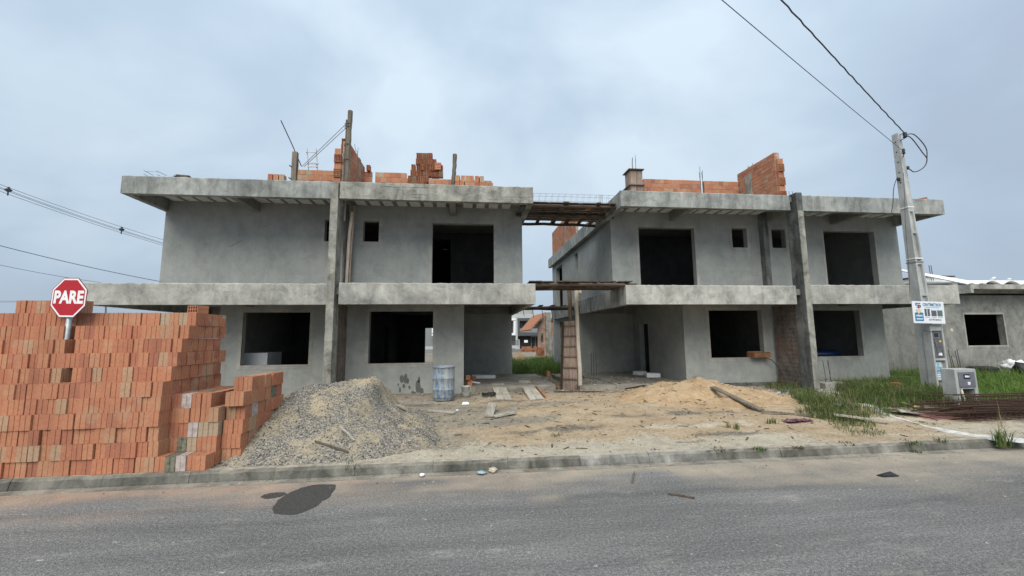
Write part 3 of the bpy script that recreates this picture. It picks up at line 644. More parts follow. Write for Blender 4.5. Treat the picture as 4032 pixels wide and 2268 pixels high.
# the toothed end of the party wall: pairs of bricks seen end-on between upright stretchers
z = ZT
for k in range(4):
    for q in range(2):
        b2 = put('brick', ME_BRICK, (-3.34, 10.60, z+BW/2), FLAT, pw); b2.matrix_parent_inverse = Matrix(); z += BW+.004
    if k == 3: pass
    b2 = put('brick', ME_BRICK, (-3.34, 10.685, z), (0,0,R(90)), pw); b2.matrix_parent_inverse = Matrix(); z += BL+.012
    if z > 6.45: break
for (dx, zz) in ((.09, 6.50), (.1, 6.67)):
    b2 = put('brick', ME_BRICK, (-3.34+dx, 10.9, zz+BL/2), EDGE, pw); b2.matrix_parent_inverse = Matrix()
MB().box((-3.13, 11.72, ZT), (-3.08, 11.90, 6.75)).build('grey_stud', M_['rawconc'], hl)
rebars(hl, [(-3.15, 11.5, 6.7), (-3.15, 11.8, 6.75), (-3.2, 11.9, 6.75)], .35)
put('brick', ME_BRICK, (-2.97, 12.45, ZT+8*.161+.08), EDGE, hl)
# hollow brick pile behind the fascia, holes to the street, and loose bricks on the roof edge
LBP = 'hollow brick lying holes-out in the pile on the left roof edge'; YPL, FS = 10.32, .925
def pile_x(px): return ony(px, 660, YPL-.15).x
for r, (px0, n) in enumerate(((1603, 5), (1607, 5), (1616, 8), (1636, 5), (1637, 5), (1638, 4))):
    xs_ = [pile_x(px0)+.05+i*.1015 for i in range(n)]
    if r == 3: xs_ = [pile_x(1619)+.05]+[q+.02 for q in xs_]+[xs_[-1]+.17]
    for X in xs_:
        tag(put('brick', ME_BRICK, (X+rng.uniform(-.003,.003), YPL+rng.uniform(-.015,.015), ZT+.004+(r+.5)*.1535), (Matrix.Rotation(rng.uniform(-.03,.03), 3, 'Y') @ EDGE.to_matrix()).to_euler(), None, FS), LBP, 'brick', 'bricks piled holes-out on the roof')
for (px, zz) in ((1700, .02), (1728, .02), (1700, .1), (1728, .1), (1724, .155*3+.01), (1724, .155*3+.095)):
    tag(put('brick', ME_BRICK, (pile_x(px)-.07, YPL-.12, ZT+.055+zz), (0, R(90), 0), None, FS), 'hollow brick lying flat against the holes-out pile on the roof', 'brick', 'bricks lying flat beside the roof pile')
for k in range(6):
    for r in range(2): tag(put('brick', ME_BRICK, (ony(1803+k*18.5, 690, 10.25).x+rng.uniform(-.008,.008), 10.25, ZT+.03+r*.168), (0, rng.uniform(-.04,.04)*r, rng.uniform(-.15,.15))), 'hollow brick standing in the low row beside the split timber post', 'brick', 'bricks standing in a row on the roof')
for k in range(3): tag(put('brick', ME_BRICK, (ony(1895+k*18.5, 690, 10.25).x, 10.25, ZT+.03), (0,0,rng.uniform(-.1,.1))), 'hollow brick standing in the low row beside the split timber post', 'brick', 'bricks standing in a row on the roof')
for k in range(3): tag(put('brick', ME_BRICK, (ony(1070+k*22, 700, 10.1).x, 10.1, ZT+.02), (0,0,rng.uniform(-.1,.1))), 'hollow brick in the little row standing alone on the roof edge', 'brick', 'three bricks alone on the roof edge')
# timber posts of the roof
def post(name, label, p, top, w, mat, lean=0, seg=8, j=.008, parent=None):
    mb = MB(); pts = [V(p[0]+lean*i/seg+rng.uniform(-j,j), p[1], p[2]+(top-p[2])*i/seg) for i in range(seg+1)]
    mb.tube(pts, [w*(.5+.05*nz(i, p[0])) for i in range(seg+1)], 7); o = mb.build(name, mat, parent)
    return tag(o, label, 'post') if label else o
q = ony(1158, 700, 11.6)
fb = thing('formwork_post', 'short square timber post with bars and wedges at the left end of the roof brickwork', 'post', (q.x, q.y, ZT))
MB().box((q.x-.065, q.y-.06, ZT), (q.x+.065, q.y+.06, ony(1158, 600, 11.6).z)).build('shaft', M_['wood_grey'], fb)
for zz in (6.0, 6.35): MB().beam((q.x-.12, q.y-.05, zz+.03), (q.x-.05, q.y-.05, zz-.02), .03, .03).build('wedge', M_['wood_dark'], fb)
rebars(fb, [(q.x-.03, q.y, 6.45), (q.x+.03, q.y, 6.45), (q.x+.04, q.y+.05, 6.45), (q.x+.09, q.y, 6.3)], .28)
q = ony(1366, 700, 10.3)
tp = thing('timber_post', 'tall round timber post strapped to the end of the roof party wall', 'post', (q.x, q.y, ZT))
zt = ony(1369, 437, 10.3).z
post('trunk', None, (q.x, 10.3, ZT), zt, .125, M_['wood_grey'], .02, parent=tp); post('lashed_pole', None, (q.x-.075, 10.33, ZT), ony(1362, 470, 10.3).z, .06, M_['wood_dark'], .02, parent=tp)
for zz in (6.05, 6.45, 6.92, 7.0): MB().lathe([(.085,-.012),(.088,0),(.085,.012)], 10, (q.x-.02, 10.31, zz)).build('strap', M_['black'], tp)
q = ony(1782, 710, 10.5)
sp_ = thing('split_post', 'rough split timber post with two bars between the roof brick rows', 'post', (q.x, q.y, ZT))
post('trunk', None, (q.x, 10.5, ZT), ony(1790, 608, 10.5).z, .11, M_['wood_grey'], .06, 10, .012, parent=sp_); rebars(sp_, [(q.x+.04, 10.5, 6.0), (q.x+.08, 10.5, 6.0)], .25)
a, c = ony(1106, 474, 11.0), ony(1187, 655, 11.9); tag(MB().tube([a, a.lerp(c, .5)+V(.01,0,0), c], .014, 6).build('steel_rod', M_['rebar']), 'long dark steel rod leaning over the left roof brickwork', 'rod')
for (p1, p2) in (((1360, 491), (1190, 655)), ((1361, 505), (1197, 657))):
    tag(MB().tube([ony(*p1, 10.35), ony(*p2, 12.3)], .009, 5).build('brace_rod', M_['steel']), 'thin slanting brace rod running down from the tall timber post', 'rod', 'brace rods of the tall post')
ld = thing('ladder_frame', 'small grey ladder top standing above the roof brickwork', 'ladder', ony(1228, 655, 12.8))
for (x0, x1) in ((1208, 1214), (1244, 1249)): MB().beam(ony(x0, 586, 12.8), ony(x1, 668, 12.8), .045, .03).build('rail', M_['steel'], ld)
MB().beam(ony(1204, 599, 12.76), ony(1248, 600, 12.76), .02, .02).build('rung', M_['steel'], ld); MB().beam(ony(1210, 643, 12.76), ony(1255, 644, 12.76), .035, .03).build('rung', M_['steel'], ld); MB().beam(ony(1212, 656, 12.76), ony(1250, 656, 12.76), .025, .03).build('rung', M_['steel'], ld)
bs = thing('board_stack', 'little stack of grey boards on the bare left roof corner', 'boards', ony(720, 690, 10.1))
for k in range(4): MB().cbox((.36-.03*k+.1*(k == 0), .22, .022), Matrix.Translation((ony(715, 690, 10.15).x+.02*k, 10.15, ZT+.02+.026*k)) @ Matrix.Rotation(.1*k-.1, 4, 'Z'), None, .006).build('board', M_['wood_grey'], bs)
mesh_l = thing('bar_cage', 'thin steel bar cage lying on the left roof corner', 'rebar', ony(600, 690, 10.4))
for k, (p1, p2) in enumerate((((566,671),(603,690)), ((617,673),(655,691)), ((566,685),(580,692)), ((618,687),(630,692)))): MB().tube([ony(*p1, 10.3+.1*k), ony(*p2, 10.1)], .006, 5).build('bar', M_['rebar'], mesh_l)
MB().tube([ony(572, 675, 10.3), ony(622, 677, 10.35)], .003, 4).build('bar', M_['rebar'], mesh_l)

# ---- right house, third-storey walls
c3 = brick_panel(hr, 'brick_wall', (5.43, 11.8, 0), (1,0,0), 13, (0,1,0), 8, .133, .128, .10, ZT, lambda r, i: False, zvis=5.95)
c4 = brick_panel(hr, 'brick_wall', (7.40, 11.8, 0), (1,0,0), 8, (0,1,0), 8, .133, .128, .10, ZT, zvis=5.95)
pr = brick_panel(hr, 'party_wall', (8.60, 10.28, 0), (0,1,0), 10, (1,0,0), 13, .150, .096, .155, ZT, zvis=5.45)
z = ZT
for k in range(4):
    for q in range(2):
        b2 = put('brick', ME_BRICK, (8.70, 10.16, z+BW/2), FLAT, pr); b2.matrix_parent_inverse = Matrix(); z += BW+.004
    b2 = put('brick', ME_BRICK, (8.70, 10.245, z), (0,0,R(90)), pr); b2.matrix_parent_inverse = Matrix(); z += BL+.012
    if z > 6.3: break
MB().box((8.565, 11.25, ZT), (8.65, 11.50, 6.50)).build('grey_stud', M_['rawconc'], hr)
rebars(hr, [(8.62, 11.2, 6.48), (8.62, 11.35, 6.5), (8.68, 11.45, 6.5), (8.68, 11.25, 6.5)], .3, tie=True)
rebars(hr, [(7.28, 11.8, 5.7), (7.34, 11.8, 5.7), (7.34, 11.9, 5.7), (7.39, 11.85, 5.7)], 1.2, .007, tie=True)
rebars(hr, [(6.45, 13.6, 6.85), (6.5, 13.7, 6.85), (6.65, 13.7, 6.85)], .2); rebars(hr, [(8.72, 10.0, 5.38), (8.9, 10.1, 5.40)], .13)
fw = thing('formwork_box', 'square board formwork with flared collars and bars on the right roof corner', 'formwork', (5.2, 11.45, ZT))
x0, x1 = ony(2482, 700, 11.3).x, ony(2530, 700, 11.3).x
for (z0, z1) in ((ZT, 6.02), (6.045, ony(2500, 672, 11.3).z)):
    for k in range(2): MB().box((x0+.005+k*(x1-x0)/2, 11.3, z0), (x0+(k+1)*(x1-x0)/2-.004, 11.325, z1)).build('board', M_['wood_board'], fw)
    MB().box((x0, 11.326, z0), (x0+.025, 11.70, z1)).build('board', M_['wood_board'], fw); MB().box((x1-.025, 11.326, z0), (x1, 11.70, z1)).build('board', M_['wood_board'], fw)
for zz in (5.36, 6.03, ony(2500, 668, 11.3).z): MB().box((x0-.06, 11.24, zz-.012), (x1+.04, 11.74, zz+.012)).build('collar', M_['wood_form'], fw)
rebars(fw, [(x0+.12, 11.4, 6.5), (x0+.18, 11.5, 6.5), (x0+.22, 11.4, 6.5), (x0+.27, 11.5, 6.5)], .5)
lw = brick_panel(hr, 'brick_wall', (4.10, 15.0, 0), (0,1,0), 25, (1,0,0), 8, .163, .150, .10, ZT, zvis=5.2)
MB().box((4.075, 16.5, ZT), (4.2, 16.7, 6.62)).build('grey_stud', M_['rawconc'], hr)
p = ony(3675, 782, 10.0); o = put('brick', ME_BRICK, (p.x-.1, 10.08, ZT+.002), (0,0,0)); o.rotation_euler = (Matrix.Rotation(R(28), 3, 'Z') @ FLAT.to_matrix()).to_euler(); o.location.z = (ZT+.012+BW/2)*S
tag(o, 'lone hollow brick left on the roof edge above the utility pole', 'brick')

# damp cement splashes on the render below the second window, and old trowel nicks
M_['damp'] = plain('damp', (.12,.125,.12), .9, var=.3, scale=30)
for (px, py, a_, b2_) in ((1582,1492,8,16),(1597,1490,7,20),(1606,1500,5,10),(1590,1520,6,8),(1650,1495,5,12),(1645,1522,10,24),(1660,1540,8,14),(1575,1535,4,10),(1612,1525,4,7),(1625,1545,5,6),(1568,1515,3,6),(1633,1550,5,8)):
    c = ony(px, py, YW-.003); k_ = 11.2/1627; pts = [(c.x+a_*k_*math.cos(q)*(1+.3*nz(px*.1, q)), c.z+b2_*k_*math.sin(q)*(1+.3*nz(q, py*.1))) for q in [6.283*i/11 for i in range(11)]]
    MB().prism([(p[0], p[1]) for p in pts], (0, YW-.0035, 0), (1,0,0), (0,0,1), (0,1,0), .003).build('damp_splash', M_['damp'], hl)
for (px, py, qx, qy) in ((905,972,952,946),(1185,962,1189,974),(1745,982,1760,984)):
    MB().beam(ony(px, py, YW-.004), ony(qx, qy, YW-.004), .004, .012, V(0,1,0)).build('trowel_nick', M_['damp'], hl)

for k in range(9):                       # board marks left by the formwork in the raw upper fascia
    x = rng.uniform(-2.8, 1.0); z = rng.choice((4.99, 5.06, 5.23, 5.235)); ln = rng.uniform(.15, .9)
    MB().beam((x, YF-.0045, z), (min(1.55, x+ln), YF-.0045, z-.004), .003, .006, V(0,1,0)).build('form_line', M_['damp'], hl)
# ------------------------------------------------------------------ heaps
def heap(name, label, cx, cy, x0, x1, y0, y1, hf, mat, d=.05, seed=0):
    nx, ny = round((x1-x0)/d), round((y1-y0)/d); me = bpy.data.meshes.new(name); vs = []; H = {}
    for j in range(ny+1):
        for i in range(nx+1):
            x, y = x0+(x1-x0)*i/nx, y0+(y1-y0)*j/ny; h = hf(x, y); g = gz(x, y) if y > KF+.12 else -.02
            vs.append((x*S, y*S, (g+h if h > .0 else g-.04)*S)); H[i, j] = h
    fs = [(j*(nx+1)+i, j*(nx+1)+i+1, (j+1)*(nx+1)+i+1, (j+1)*(nx+1)+i) for j in range(ny) for i in range(nx) if max(H[i,j], H[i+1,j], H[i,j+1], H[i+1,j+1]) > 0]
    me.from_pydata(vs, [], fs); o = link(name, me, mat, None, True); return tag(o, label, 'pile')
GC = ony(1465, 1482, 7.15)
def gravel_h(x, y):
    dx, dy = x-GC.x, y-GC.y
    sx_ = max(-.95, min(0, dx)); ex_, ey_ = dx-sx_, dy-.12*sx_                # the crest is a short ridge
    a = ex_/(1.08+.3*sst(0, -1.4, dy) if ex_ > 0 else 1.08); b = ey_/(1.72 if ey_ < 0 else 1.6); d = math.sqrt(a*a+b*b)
    top = (GC.z-gz(GC.x, GC.y))*(1+.12*sx_)
    h = min(top*(1.1-d*1.08), top*.99+.02*fbm(x, y, 2))
    h += .11*math.exp(-((dx+.0)**2/.9+(dy+1.25)**2/.10))*(.5+fbm(x, y, 1.2))+.05*ell(x, y, GC.x+1.2, GC.y-.9, .7, .4)
    cut = sst(.02, .30, dx-.15*dy)*sst(-1.2, -.2, dy+.3); h -= .22*cut*max(0, min(1, h*1.6))
    return h+.022*fbm(x, y, 4)+.012*fbm(x, y, 11)-.03
mt, t, b = newmat('gravel'); v = coord(t); vo = t.nodes.new('ShaderNodeTexVoronoi'); vo.inputs['Scale'].default_value = 55; t.links.new(v, vo.inputs['Vector'])
spc = t.nodes.new('ShaderNodeSeparateColor'); t.links.new(vo.outputs['Color'], spc.inputs[0])
col = ramp(t, spc.outputs[0], [(0, (.07,.07,.068)), (.35, (.16,.155,.145)), (.7, (.27,.25,.215)), (1, (.40,.36,.29))])
col = mix(t, col, g1(.55), ramp(t, vo.outputs['Distance'], [(.35, g1(0)), (.62, g1(.8))]), 'MULTIPLY')
sandy = ramp(t, noi(t, v, 1.7, 6, .65, .5), [(.46, g1(.08)), (.61, g1(.82))]); col = mix(t, col, mix(t, (.27,.22,.14), (.46,.38,.26), noi(t, v, 40, 3)), sandy)
col = mix(t, col, (.17,.12,.07), ramp(t, noi(t, coord(t, (1, 2.6, 2)), 1.5, 5, .6), [(.6, g1(0)), (.72, g1(.6))]))
t.links.new(col, b.inputs['Base Color']); b.inputs['Roughness'].default_value = .95; b.inputs['Specular IOR Level'].default_value = .15; bump(t, b, vo.outputs['Distance'], -1.0, .03); MGRAV = mt
gp = heap('gravel_pile', 'grey gravel pile mixed with sand between the brick stack and the blue drum', GC.x, GC.y, GC.x-2.3, GC.x+2.2, KF+.1, GC.y+1.9, gravel_h, MGRAV, .045)
M_['stones'] = from_attr('stones', .9, .25, 60)
mb = MB()
for i in range(15000):
    x, y = rng.uniform(GC.x-2.2, GC.x+2.0), rng.uniform(KF+.15, GC.y+.9); h = gravel_h(x, y)
    if h < -.005: continue
    if rng.random() < .35+.8*fbm(x, y, 1.6): continue
    k = rng.random(); c = (.08,.08,.082) if k < .3 else (.2,.195,.185) if k < .7 else (.36,.34,.30) if k < .93 else (.5,.46,.38)
    mb.rock((x, y, gz(x, y)+max(h, 0)+.004), rng.uniform(.006, .013), c)
stuff(mb.build('loose_stones', M_['stones'], gp))
SC = ony(2770, 1494, 9.0)
def sand_h(x, y):
    dx, dy = x-SC.x, y-SC.y; top = SC.z-gz(SC.x, SC.y)
    a = dx/(2.0 if dx > 0 else 2.1); b = dy/(1.65 if dy < 0 else 1.35); d = math.sqrt(a*a+b*b)
    h = top*(1-d)**1.0 if d < 1 else -.05; h = min(h, top*.93-.03*abs(dx+.3)+.03*fbm(x, y, 2))
    h += .10*ell(x, y, SC.x-1.0, SC.y-.2, .9, .6)+.055*fbm(x, y, 2.6)*sst(0, .2, h+.08); h -= .07*ell(x, y, SC.x-.25, SC.y-.85, .38, .13, .2, .4, .4)
    return h+.026*fbm(x, y, 6)+.014*fbm(x, y, 14)-.02
mt, t, b = newmat('sand'); v = coord(t); n1_ = noi(t, v, 2.4, 6, .6); n2_ = noi(t, v, 55, 4, .7); n3_ = noi(t, v, 13, 5, .7)
col = ramp(t, n1_, [(.3, (.38,.26,.15)), (.55, (.50,.36,.22)), (.75, (.57,.43,.285))]); col = mix(t, col, ramp(t, n2_, [(.3, g1(.72)), (.7, g1(1.2))]), .7, 'MULTIPLY')
col = mix(t, col, ramp(t, n3_, [(.28, g1(.72)), (.6, g1(1.1))]), .8, 'MULTIPLY'); t.links.new(col, b.inputs['Base Color']); b.inputs['Roughness'].default_value = .97; b.inputs['Specular IOR Level'].default_value = .1
bump(t, b, addf(t, n3_, n2_, 1, .4), .9, .05); MSAND = mt
heap('sand_pile', 'pile of orange building sand in front of the right house', SC.x, SC.y, SC.x-2.5, SC.x+2.3, SC.y-1.9, SC.y+1.5, sand_h, MSAND, .05)
def surf(x, y): return max(gz(x, y)+max(0, gravel_h(x, y)) if abs(x-GC.x) < 2.2 and abs(y-GC.y) < 1.9 else gz(x, y), gz(x, y)+max(0, sand_h(x, y)) if abs(x-SC.x) < 2.4 and -1.9 < y-SC.y < 1.5 else 0)
def G(px, py):              # the ground point seen at a pixel
    d = ray(px, py); t_ = (.9-EYE)/d.z if d.z < 0 else 4; step = .02
    while t_ < 40:                      # walk along the line of sight until it meets the surface
        p = EYEP+d*t_
        if p.y > KF and p.z <= surf(p.x, p.y): break
        t_ += step
    return V(p.x, p.y, surf(p.x, p.y))

# crumbs, chips and clods over the lot, the kerb and the gutter
mb = MB()
def scatter(n, x0, x1, y0, y1, r0, r1, pal, dens=lambda x, y: 1, zf=None, flat=.6):
    for _ in range(n):
        x, y = rng.uniform(x0, x1), rng.uniform(y0, y1)
        if rng.random() > dens(x, y): continue
        r = r0+(r1-r0)*rng.random()**3; mb.rock((x, y, (zf(x, y) if zf else surf(x, y))+r*.2), r, rng.choice(pal), flat)
PALE = [(.40,.36,.30), (.28,.25,.20), (.46,.42,.36), (.16,.14,.11), (.09,.08,.065), (.36,.27,.17), (.12,.10,.07)]
scatter(6500, -1, 9, 5.36, 10.9, .005, .024, PALE, lambda x, y: max(0, .4+1.2*fbm(x, y, 1.3)))
scatter(700, -6.2, 13, 10.4, 11.15, .012, .055, PALE+[(.40,.17,.10)], lambda x, y: .8)
scatter(350, 6.8, 9.8, 9.3, 10.9, .02, .075, [(.42,.42,.40), (.32,.31,.29), (.5,.49,.46)], lambda x, y: .9, flat=.35)
scatter(500, -5, 10, 4.85, 5.21, .003, .014, [(.40,.16,.09), (.45,.42,.36), (.14,.13,.1), (.5,.4,.27)], lambda x, y: .7, lambda x, y: .004)
scatter(1500, GC.x-2.2, GC.x+2.6, 5.36, 8.6, .005, .015, [(.10,.10,.10), (.2,.195,.185), (.33,.31,.275)], lambda x, y: max(0, 1-1.6*max(0, -gravel_h(x, y))) if gravel_h(x, y) < .03 else 0)
scatter(260, -5, 10, 2.2, 5.0, .003, .010, [(.45,.44,.42), (.1,.1,.1), (.38,.36,.33)], zf=lambda x, y: .001)
scatter(260, 2.9, 6.1, 11.0, 14.6, .01, .06, PALE, zf=lambda x, y: .30)
scatter(260, 2.4, 4.0, 11.5, 16.5, .03, .11, [(.16,.14,.11), (.24,.21,.17), (.33,.31,.28), (.38,.17,.1)], zf=lambda x, y: .16)
for _ in range(420):                      # splinters and slats trodden into the yard
    x, y = rng.uniform(-.8, 8.2), rng.uniform(5.6, 10.9); ln = rng.uniform(.03, .16)
    mb.cbox((ln, rng.uniform(.006, .022), .008), Matrix.Translation((x, y, surf(x, y)+.006)) @ Euler((rng.uniform(-.2,.2), rng.uniform(-.15,.15), rng.uniform(0, 3.1))).to_matrix().to_4x4(), rng.choice([(.10,.075,.05), (.20,.16,.11), (.33,.27,.19), (.06,.05,.04)]))
stuff(mb.build('rubble', M_['stones']))['label'] = 'scattered stones, chips and clods on the ground'

# ------------------------------------------------------------------ site things
mt, t, b = newmat('drum'); v = coord(t, obj=False); st = coord(t, (9, 9, 1.1)); n = noi(t, st, 1.6, 6, .65, .2); n2_ = noi(t, v, 16, 5, .7)
col = ramp(t, n, [(.34, (.045,.12,.26)), (.45, (.11,.18,.27)), (.54, (.24,.285,.31)), (.7, (.37,.365,.32))]); col = mix(t, col, (.34,.34,.32), ramp(t, n2_, [(.45, g1(0)), (.6, g1(.75))]))
t.links.new(col, b.inputs['Base Color']); b.inputs['Roughness'].default_value = .7; bump(t, b, n2_, .2, .01); MDRUM = mt
base = G(1746, 1576); rd = .255; hd = ony(1746, 1447, base.y).z-base.z+.03
dr = thing('drum', 'blue plastic drum crusted with cement standing against the left house', 'drum', base)
prof = [(0,0),(.86*rd,0),(.93*rd,.02),(.96*rd,.1)]
for zz in (.33*hd, .66*hd): prof += [(rd*.985,zz-.03),(rd*1.02,zz-.012),(rd*1.03,zz),(rd*1.02,zz+.012),(rd*.985,zz+.03)]
prof += [(rd*.98,hd-.06),(rd*1.0,hd-.03),(rd*1.03,hd-.025),(rd*1.035,hd),(rd*.985,hd),(rd*.97,hd-.02),(rd*.95,.06),(0,.06)]
MB().lathe(prof, 32, base).build('body', MDRUM, dr, True)
MB().lathe([(rd*1.04,hd-.022),(rd*1.055,hd-.012),(rd*1.04,hd-.002)], 32, base).build('rim_hoop', M_['steel'], dr, True)
base = G(1834, 1562); bk = thing('bucket', 'cement-crusted grey bucket next to the blue drum', 'bucket', base); r = .12
MB().lathe([(0,0),(r*.88,0),(r*.93,.03),(r,.23),(r*1.04,.235),(r*1.04,.255),(r*.97,.255),(r*.9,.05),(0,.05)], 22, base).build('body', M_['surround'], bk, True)
MB().tube([base+V(r*1.02*math.cos(a), -r*.55*math.sin(a)-r*.4, .235-.17*math.sin(a)) for a in [math.pi*k/10 for k in range(11)]], .005, 5).build('handle', M_['steel'], bk)
base = G(1833, 1592); tag(MB().add([(base.x-.08,base.y-.05,base.z+.003),(base.x+.08,base.y-.05,base.z+.003),(base.x+.08,base.y+.05,base.z+.003),(base.x-.08,base.y+.05,base.z+.003),(base.x-.06,base.y-.035,base.z+.045),(base.x+.06,base.y-.035,base.z+.045),(base.x+.06,base.y+.035,base.z+.045),(base.x-.06,base.y+.035,base.z+.045)], [(0,1,5,4),(1,2,6,5),(2,3,7,6),(3,0,4,7),(4,5,6,7)]).build('food_tray', M_['foam'], bevel=.006), 'small white upturned foam tray on the dirt below the bucket', 'tray')
# board ramps up to the porch floor
def ramp_boards(label, tl, tr, bl, br, n, mat):
    A, B2, C, D = [Vector(q) for q in (tl, tr, br, bl)]; th = thing('board_ramp', label, 'ramp', (A+B2+C+D)/4)
    nn = (B2-A).cross(D-A).normalized(); nn = nn if nn.z > 0 else -nn
    for k in range(n):
        a, b2 = k/n+.012, (k+1)/n-.012; p = [A.lerp(B2, a), A.lerp(B2, b2), D.lerp(C, b2), D.lerp(C, a)]
        p[2] += (p[2]-p[1])*rng.uniform(-.03,.02); p[3] += (p[3]-p[0])*rng.uniform(-.02,.02)
        MB().add(p+[q+nn*.022 for q in p], [(3,2,1,0),(4,5,6,7),(0,1,5,4),(1,2,6,5),(2,3,7,6),(3,0,4,7)]).build('plank', mat, th)
    return th
zp = .315
ramp_boards('pair of grey boards forming a ramp, nearer the blue drum', onz(1935,1513,zp), onz(1985,1512,zp), G(1955,1575), G(2016,1575), 2, M_['wood_ramp'])
r2 = ramp_boards('pair of split grey boards forming a ramp, nearer the timber prop', onz(2039,1500,zp), onz(2085,1499,zp), G(2084,1576), G(2142,1572), 2, M_['wood_ramp'])
a, c = onz(2088,1500,zp), G(2146,1572); MB().beam(a+V(.01,.02,-.03), c+V(.03,.03,.0), .03, .1, j=.004, seg=4).build('edge_board', M_['wood_orange'], r2)
def board(label, p, q, w, h, mat, name='plank', cat='plank', up=.02):
    p, q = Vector(p), Vector(q); lift = 0
    if cat != 'stick' and p.y > KF:
        for k in range(9): c = p.lerp(q, k/8); lift = max(lift, surf(c.x, c.y)-c.z)
    return tag(MB().beam(p+V(0,0,up+lift), q+V(0,0,up+lift), w, h, j=.004, seg=5).build(name, mat), label, cat)
board('short thick board standing askew near the ash patch', G(1925,1645), G(1940,1618)+V(0,0,.12), .16, .03, M_['wood_ramp'])
board('pale short plank lying beside the askew board', G(1945,1648), G(2030,1632), .10, .03, M_['wood_ramp'])
board('flat weathered plank half buried below the blue drum', G(1690,1622), G(1790,1632), .12, .025, M_['wood_ramp'], up=.008)
board('long dark plank lying down the face of the sand pile', G(2806,1536)+V(0,0,.03), G(3000,1624)+V(0,0,.02), .13, .03, M_['wood_grey'])
board('dark stick continuing from the sand pile plank to the coloured rag', G(3000,1630), G(3200,1645), .05, .03, M_['wood_grey'])
board('pale batten lying across the grass at the edge of the sand', G(3285,1650)+V(0,0,.05), G(3498,1670)+V(0,0,.02), .08, .03, M_['wood_pale'])
board('dark curved plank on the sand before the right porch', G(2465,1538), G(2540,1525), .06, .025, M_['wood_dark'])
board('thin dark board lying on the sand at the foot of the prop', G(2180,1547), G(2370,1548), .04, .025, M_['wood_dark'])
board('thin stick on the upper side of the gravel pile', G(1370,1790), G(1240,1750), .02, .02, M_['wood_grey'], up=.01); board('broken lath sticking out of the gravel pile', G(1395,1745), G(1340,1707)+V(0,0,.04), .03, .015, M_['wood_ramp'])
board('small lath on the steep side of the gravel pile', G(1560,1603), G(1598,1622), .035, .015, M_['wood_ramp'])
# boards on edge formwork column, prop posts
pf = G(2245, 1538); ZB = pf.z; YP = pf.y
fc = thing('column_formwork', 'tall ladder-like column formwork of reddish boards with cross battens', 'formwork', (pf.x, YP, ZB))
def at(px, py, dy=0): return ony(px, py, YP+dy)
A, B2, C, D = at(2222,1265), at(2271,1262), at(2272,1538), at(2216,1535)
for k in range(2):
    a, b2 = k/2+.006, (k+1)/2-.006; p = [A.lerp(B2, a), A.lerp(B2, b2), D.lerp(C, b2), D.lerp(C, a)]
    MB().add(p+[q+V(0,.03,0) for q in p], [(0,1,2,3),(7,6,5,4),(0,4,5,1),(1,5,6,2),(2,6,7,3),(3,7,4,0)]).build('board', M_['wood_board'], fc)
    p = [q+V(0,.30,0) for q in p]; MB().add(p+[q+V(0,.03,0) for q in p], [(0,1,2,3),(7,6,5,4),(0,4,5,1),(1,5,6,2),(2,6,7,3),(3,7,4,0)]).build('board', M_['wood_board'], fc)
for y in (1284, 1324, 1364, 1404, 1447, 1492):
    f = (y-1264)/272; a, b2 = A.lerp(D, f)+V(-.012,-.02,0), B2.lerp(C, f)+V(.012,-.02,0)
    MB().beam(a, b2, .045, .03, j=.003, seg=3).build('batten', M_['wood_form'], fc); MB().beam(a+V(0,.38,0), b2+V(0,.38,0), .045, .03).build('batten', M_['wood_form'], fc)
for (a, b2) in ((A, D), (B2, C)): MB().beam(a+V(.01 if a == A else -.01,.165,0), b2+V(.01 if b2 == D else -.01,.165,0), .26, .025, V(1,0,0)).build('cheek_board', M_['wood_form'], fc)
sp2 = MB().tube([at(2246,1270,.15), at(2244,1200,.15), at(2240,1125,.15)], [.055,.06,.06], 7).build('prop_post', M_['wood_form']); tag(sp2, 'dark upright post rising out of the board formwork', 'post')
pp = MB().tube([at(2285,1540,-.05), at(2283,1450,-.05), at(2276,1350,-.05), at(2272,1240,-.05), at(2268,1190,-.05), at(2271,1118,-.05)], [.06,.058,.055,.055,.062,.06], 8).build('prop_post', M_['wood_pale']); tag(pp, 'crooked pale debarked prop post beside the board formwork', 'post')
tag(MB().cbox((.09,.05,.16), Matrix.Translation(at(2282,1142,-.02))).build('cleat', M_['wood_pale'], pp), 'x', 'x'); o = pp.children[0]; del o['label'], o['category']
pq = MB()  # rubble heap of bars and clods at the foot of the prop
# lower walkway between the houses: two dark poles, short cross boards
def walkway(name, label, z, y0, y1, x0, x1, n, mat, bw=.13, slope=0):
    th = thing(name, label, 'platform', ((x0+x1)/2, (y0+y1)/2, z))
    for k in range(n):
        X = x0+(x1-x0)*(k+.5)/n+rng.uniform(-.03,.03); e = rng.uniform(-.08,.1)
        MB().beam((X, y0-.06-e, z+.07+slope*(X-x0)+rng.uniform(0,.012)), (X+rng.uniform(-.05,.05), y1+.1+e*.5, z+.07+slope*(X-x0)+rng.uniform(0,.012)), bw*rng.uniform(.7,1.15), .025, j=.004, seg=3).build('board', mat, th)
    for (yy, r) in ((y0, .045), ((y0+y1)/2, .05), (y1, .045)):
        MB().tube([(x0-.15+(x1-x0+.3)*i/6, yy+rng.uniform(-.02,.02), z+slope*(x1-x0)*i/6+rng.uniform(-.015,.015)) for i in range(7)], r, 7).build('pole', M_['wood_dark'], th)
    return th
walkway('scaffold_walkway', 'low scaffold walkway of dark poles and boards bridging the lower slabs', 2.875, 9.95, 10.75, 1.5, 4.1, 15, M_['wood_dark'], .16, .004)
uw = walkway('formwork_deck', 'formwork deck of dark poles and boards bridging the two roof slabs', 4.98, 10.25, 12.0, 1.5, 4.0, 6, M_['wood_form'], .14)
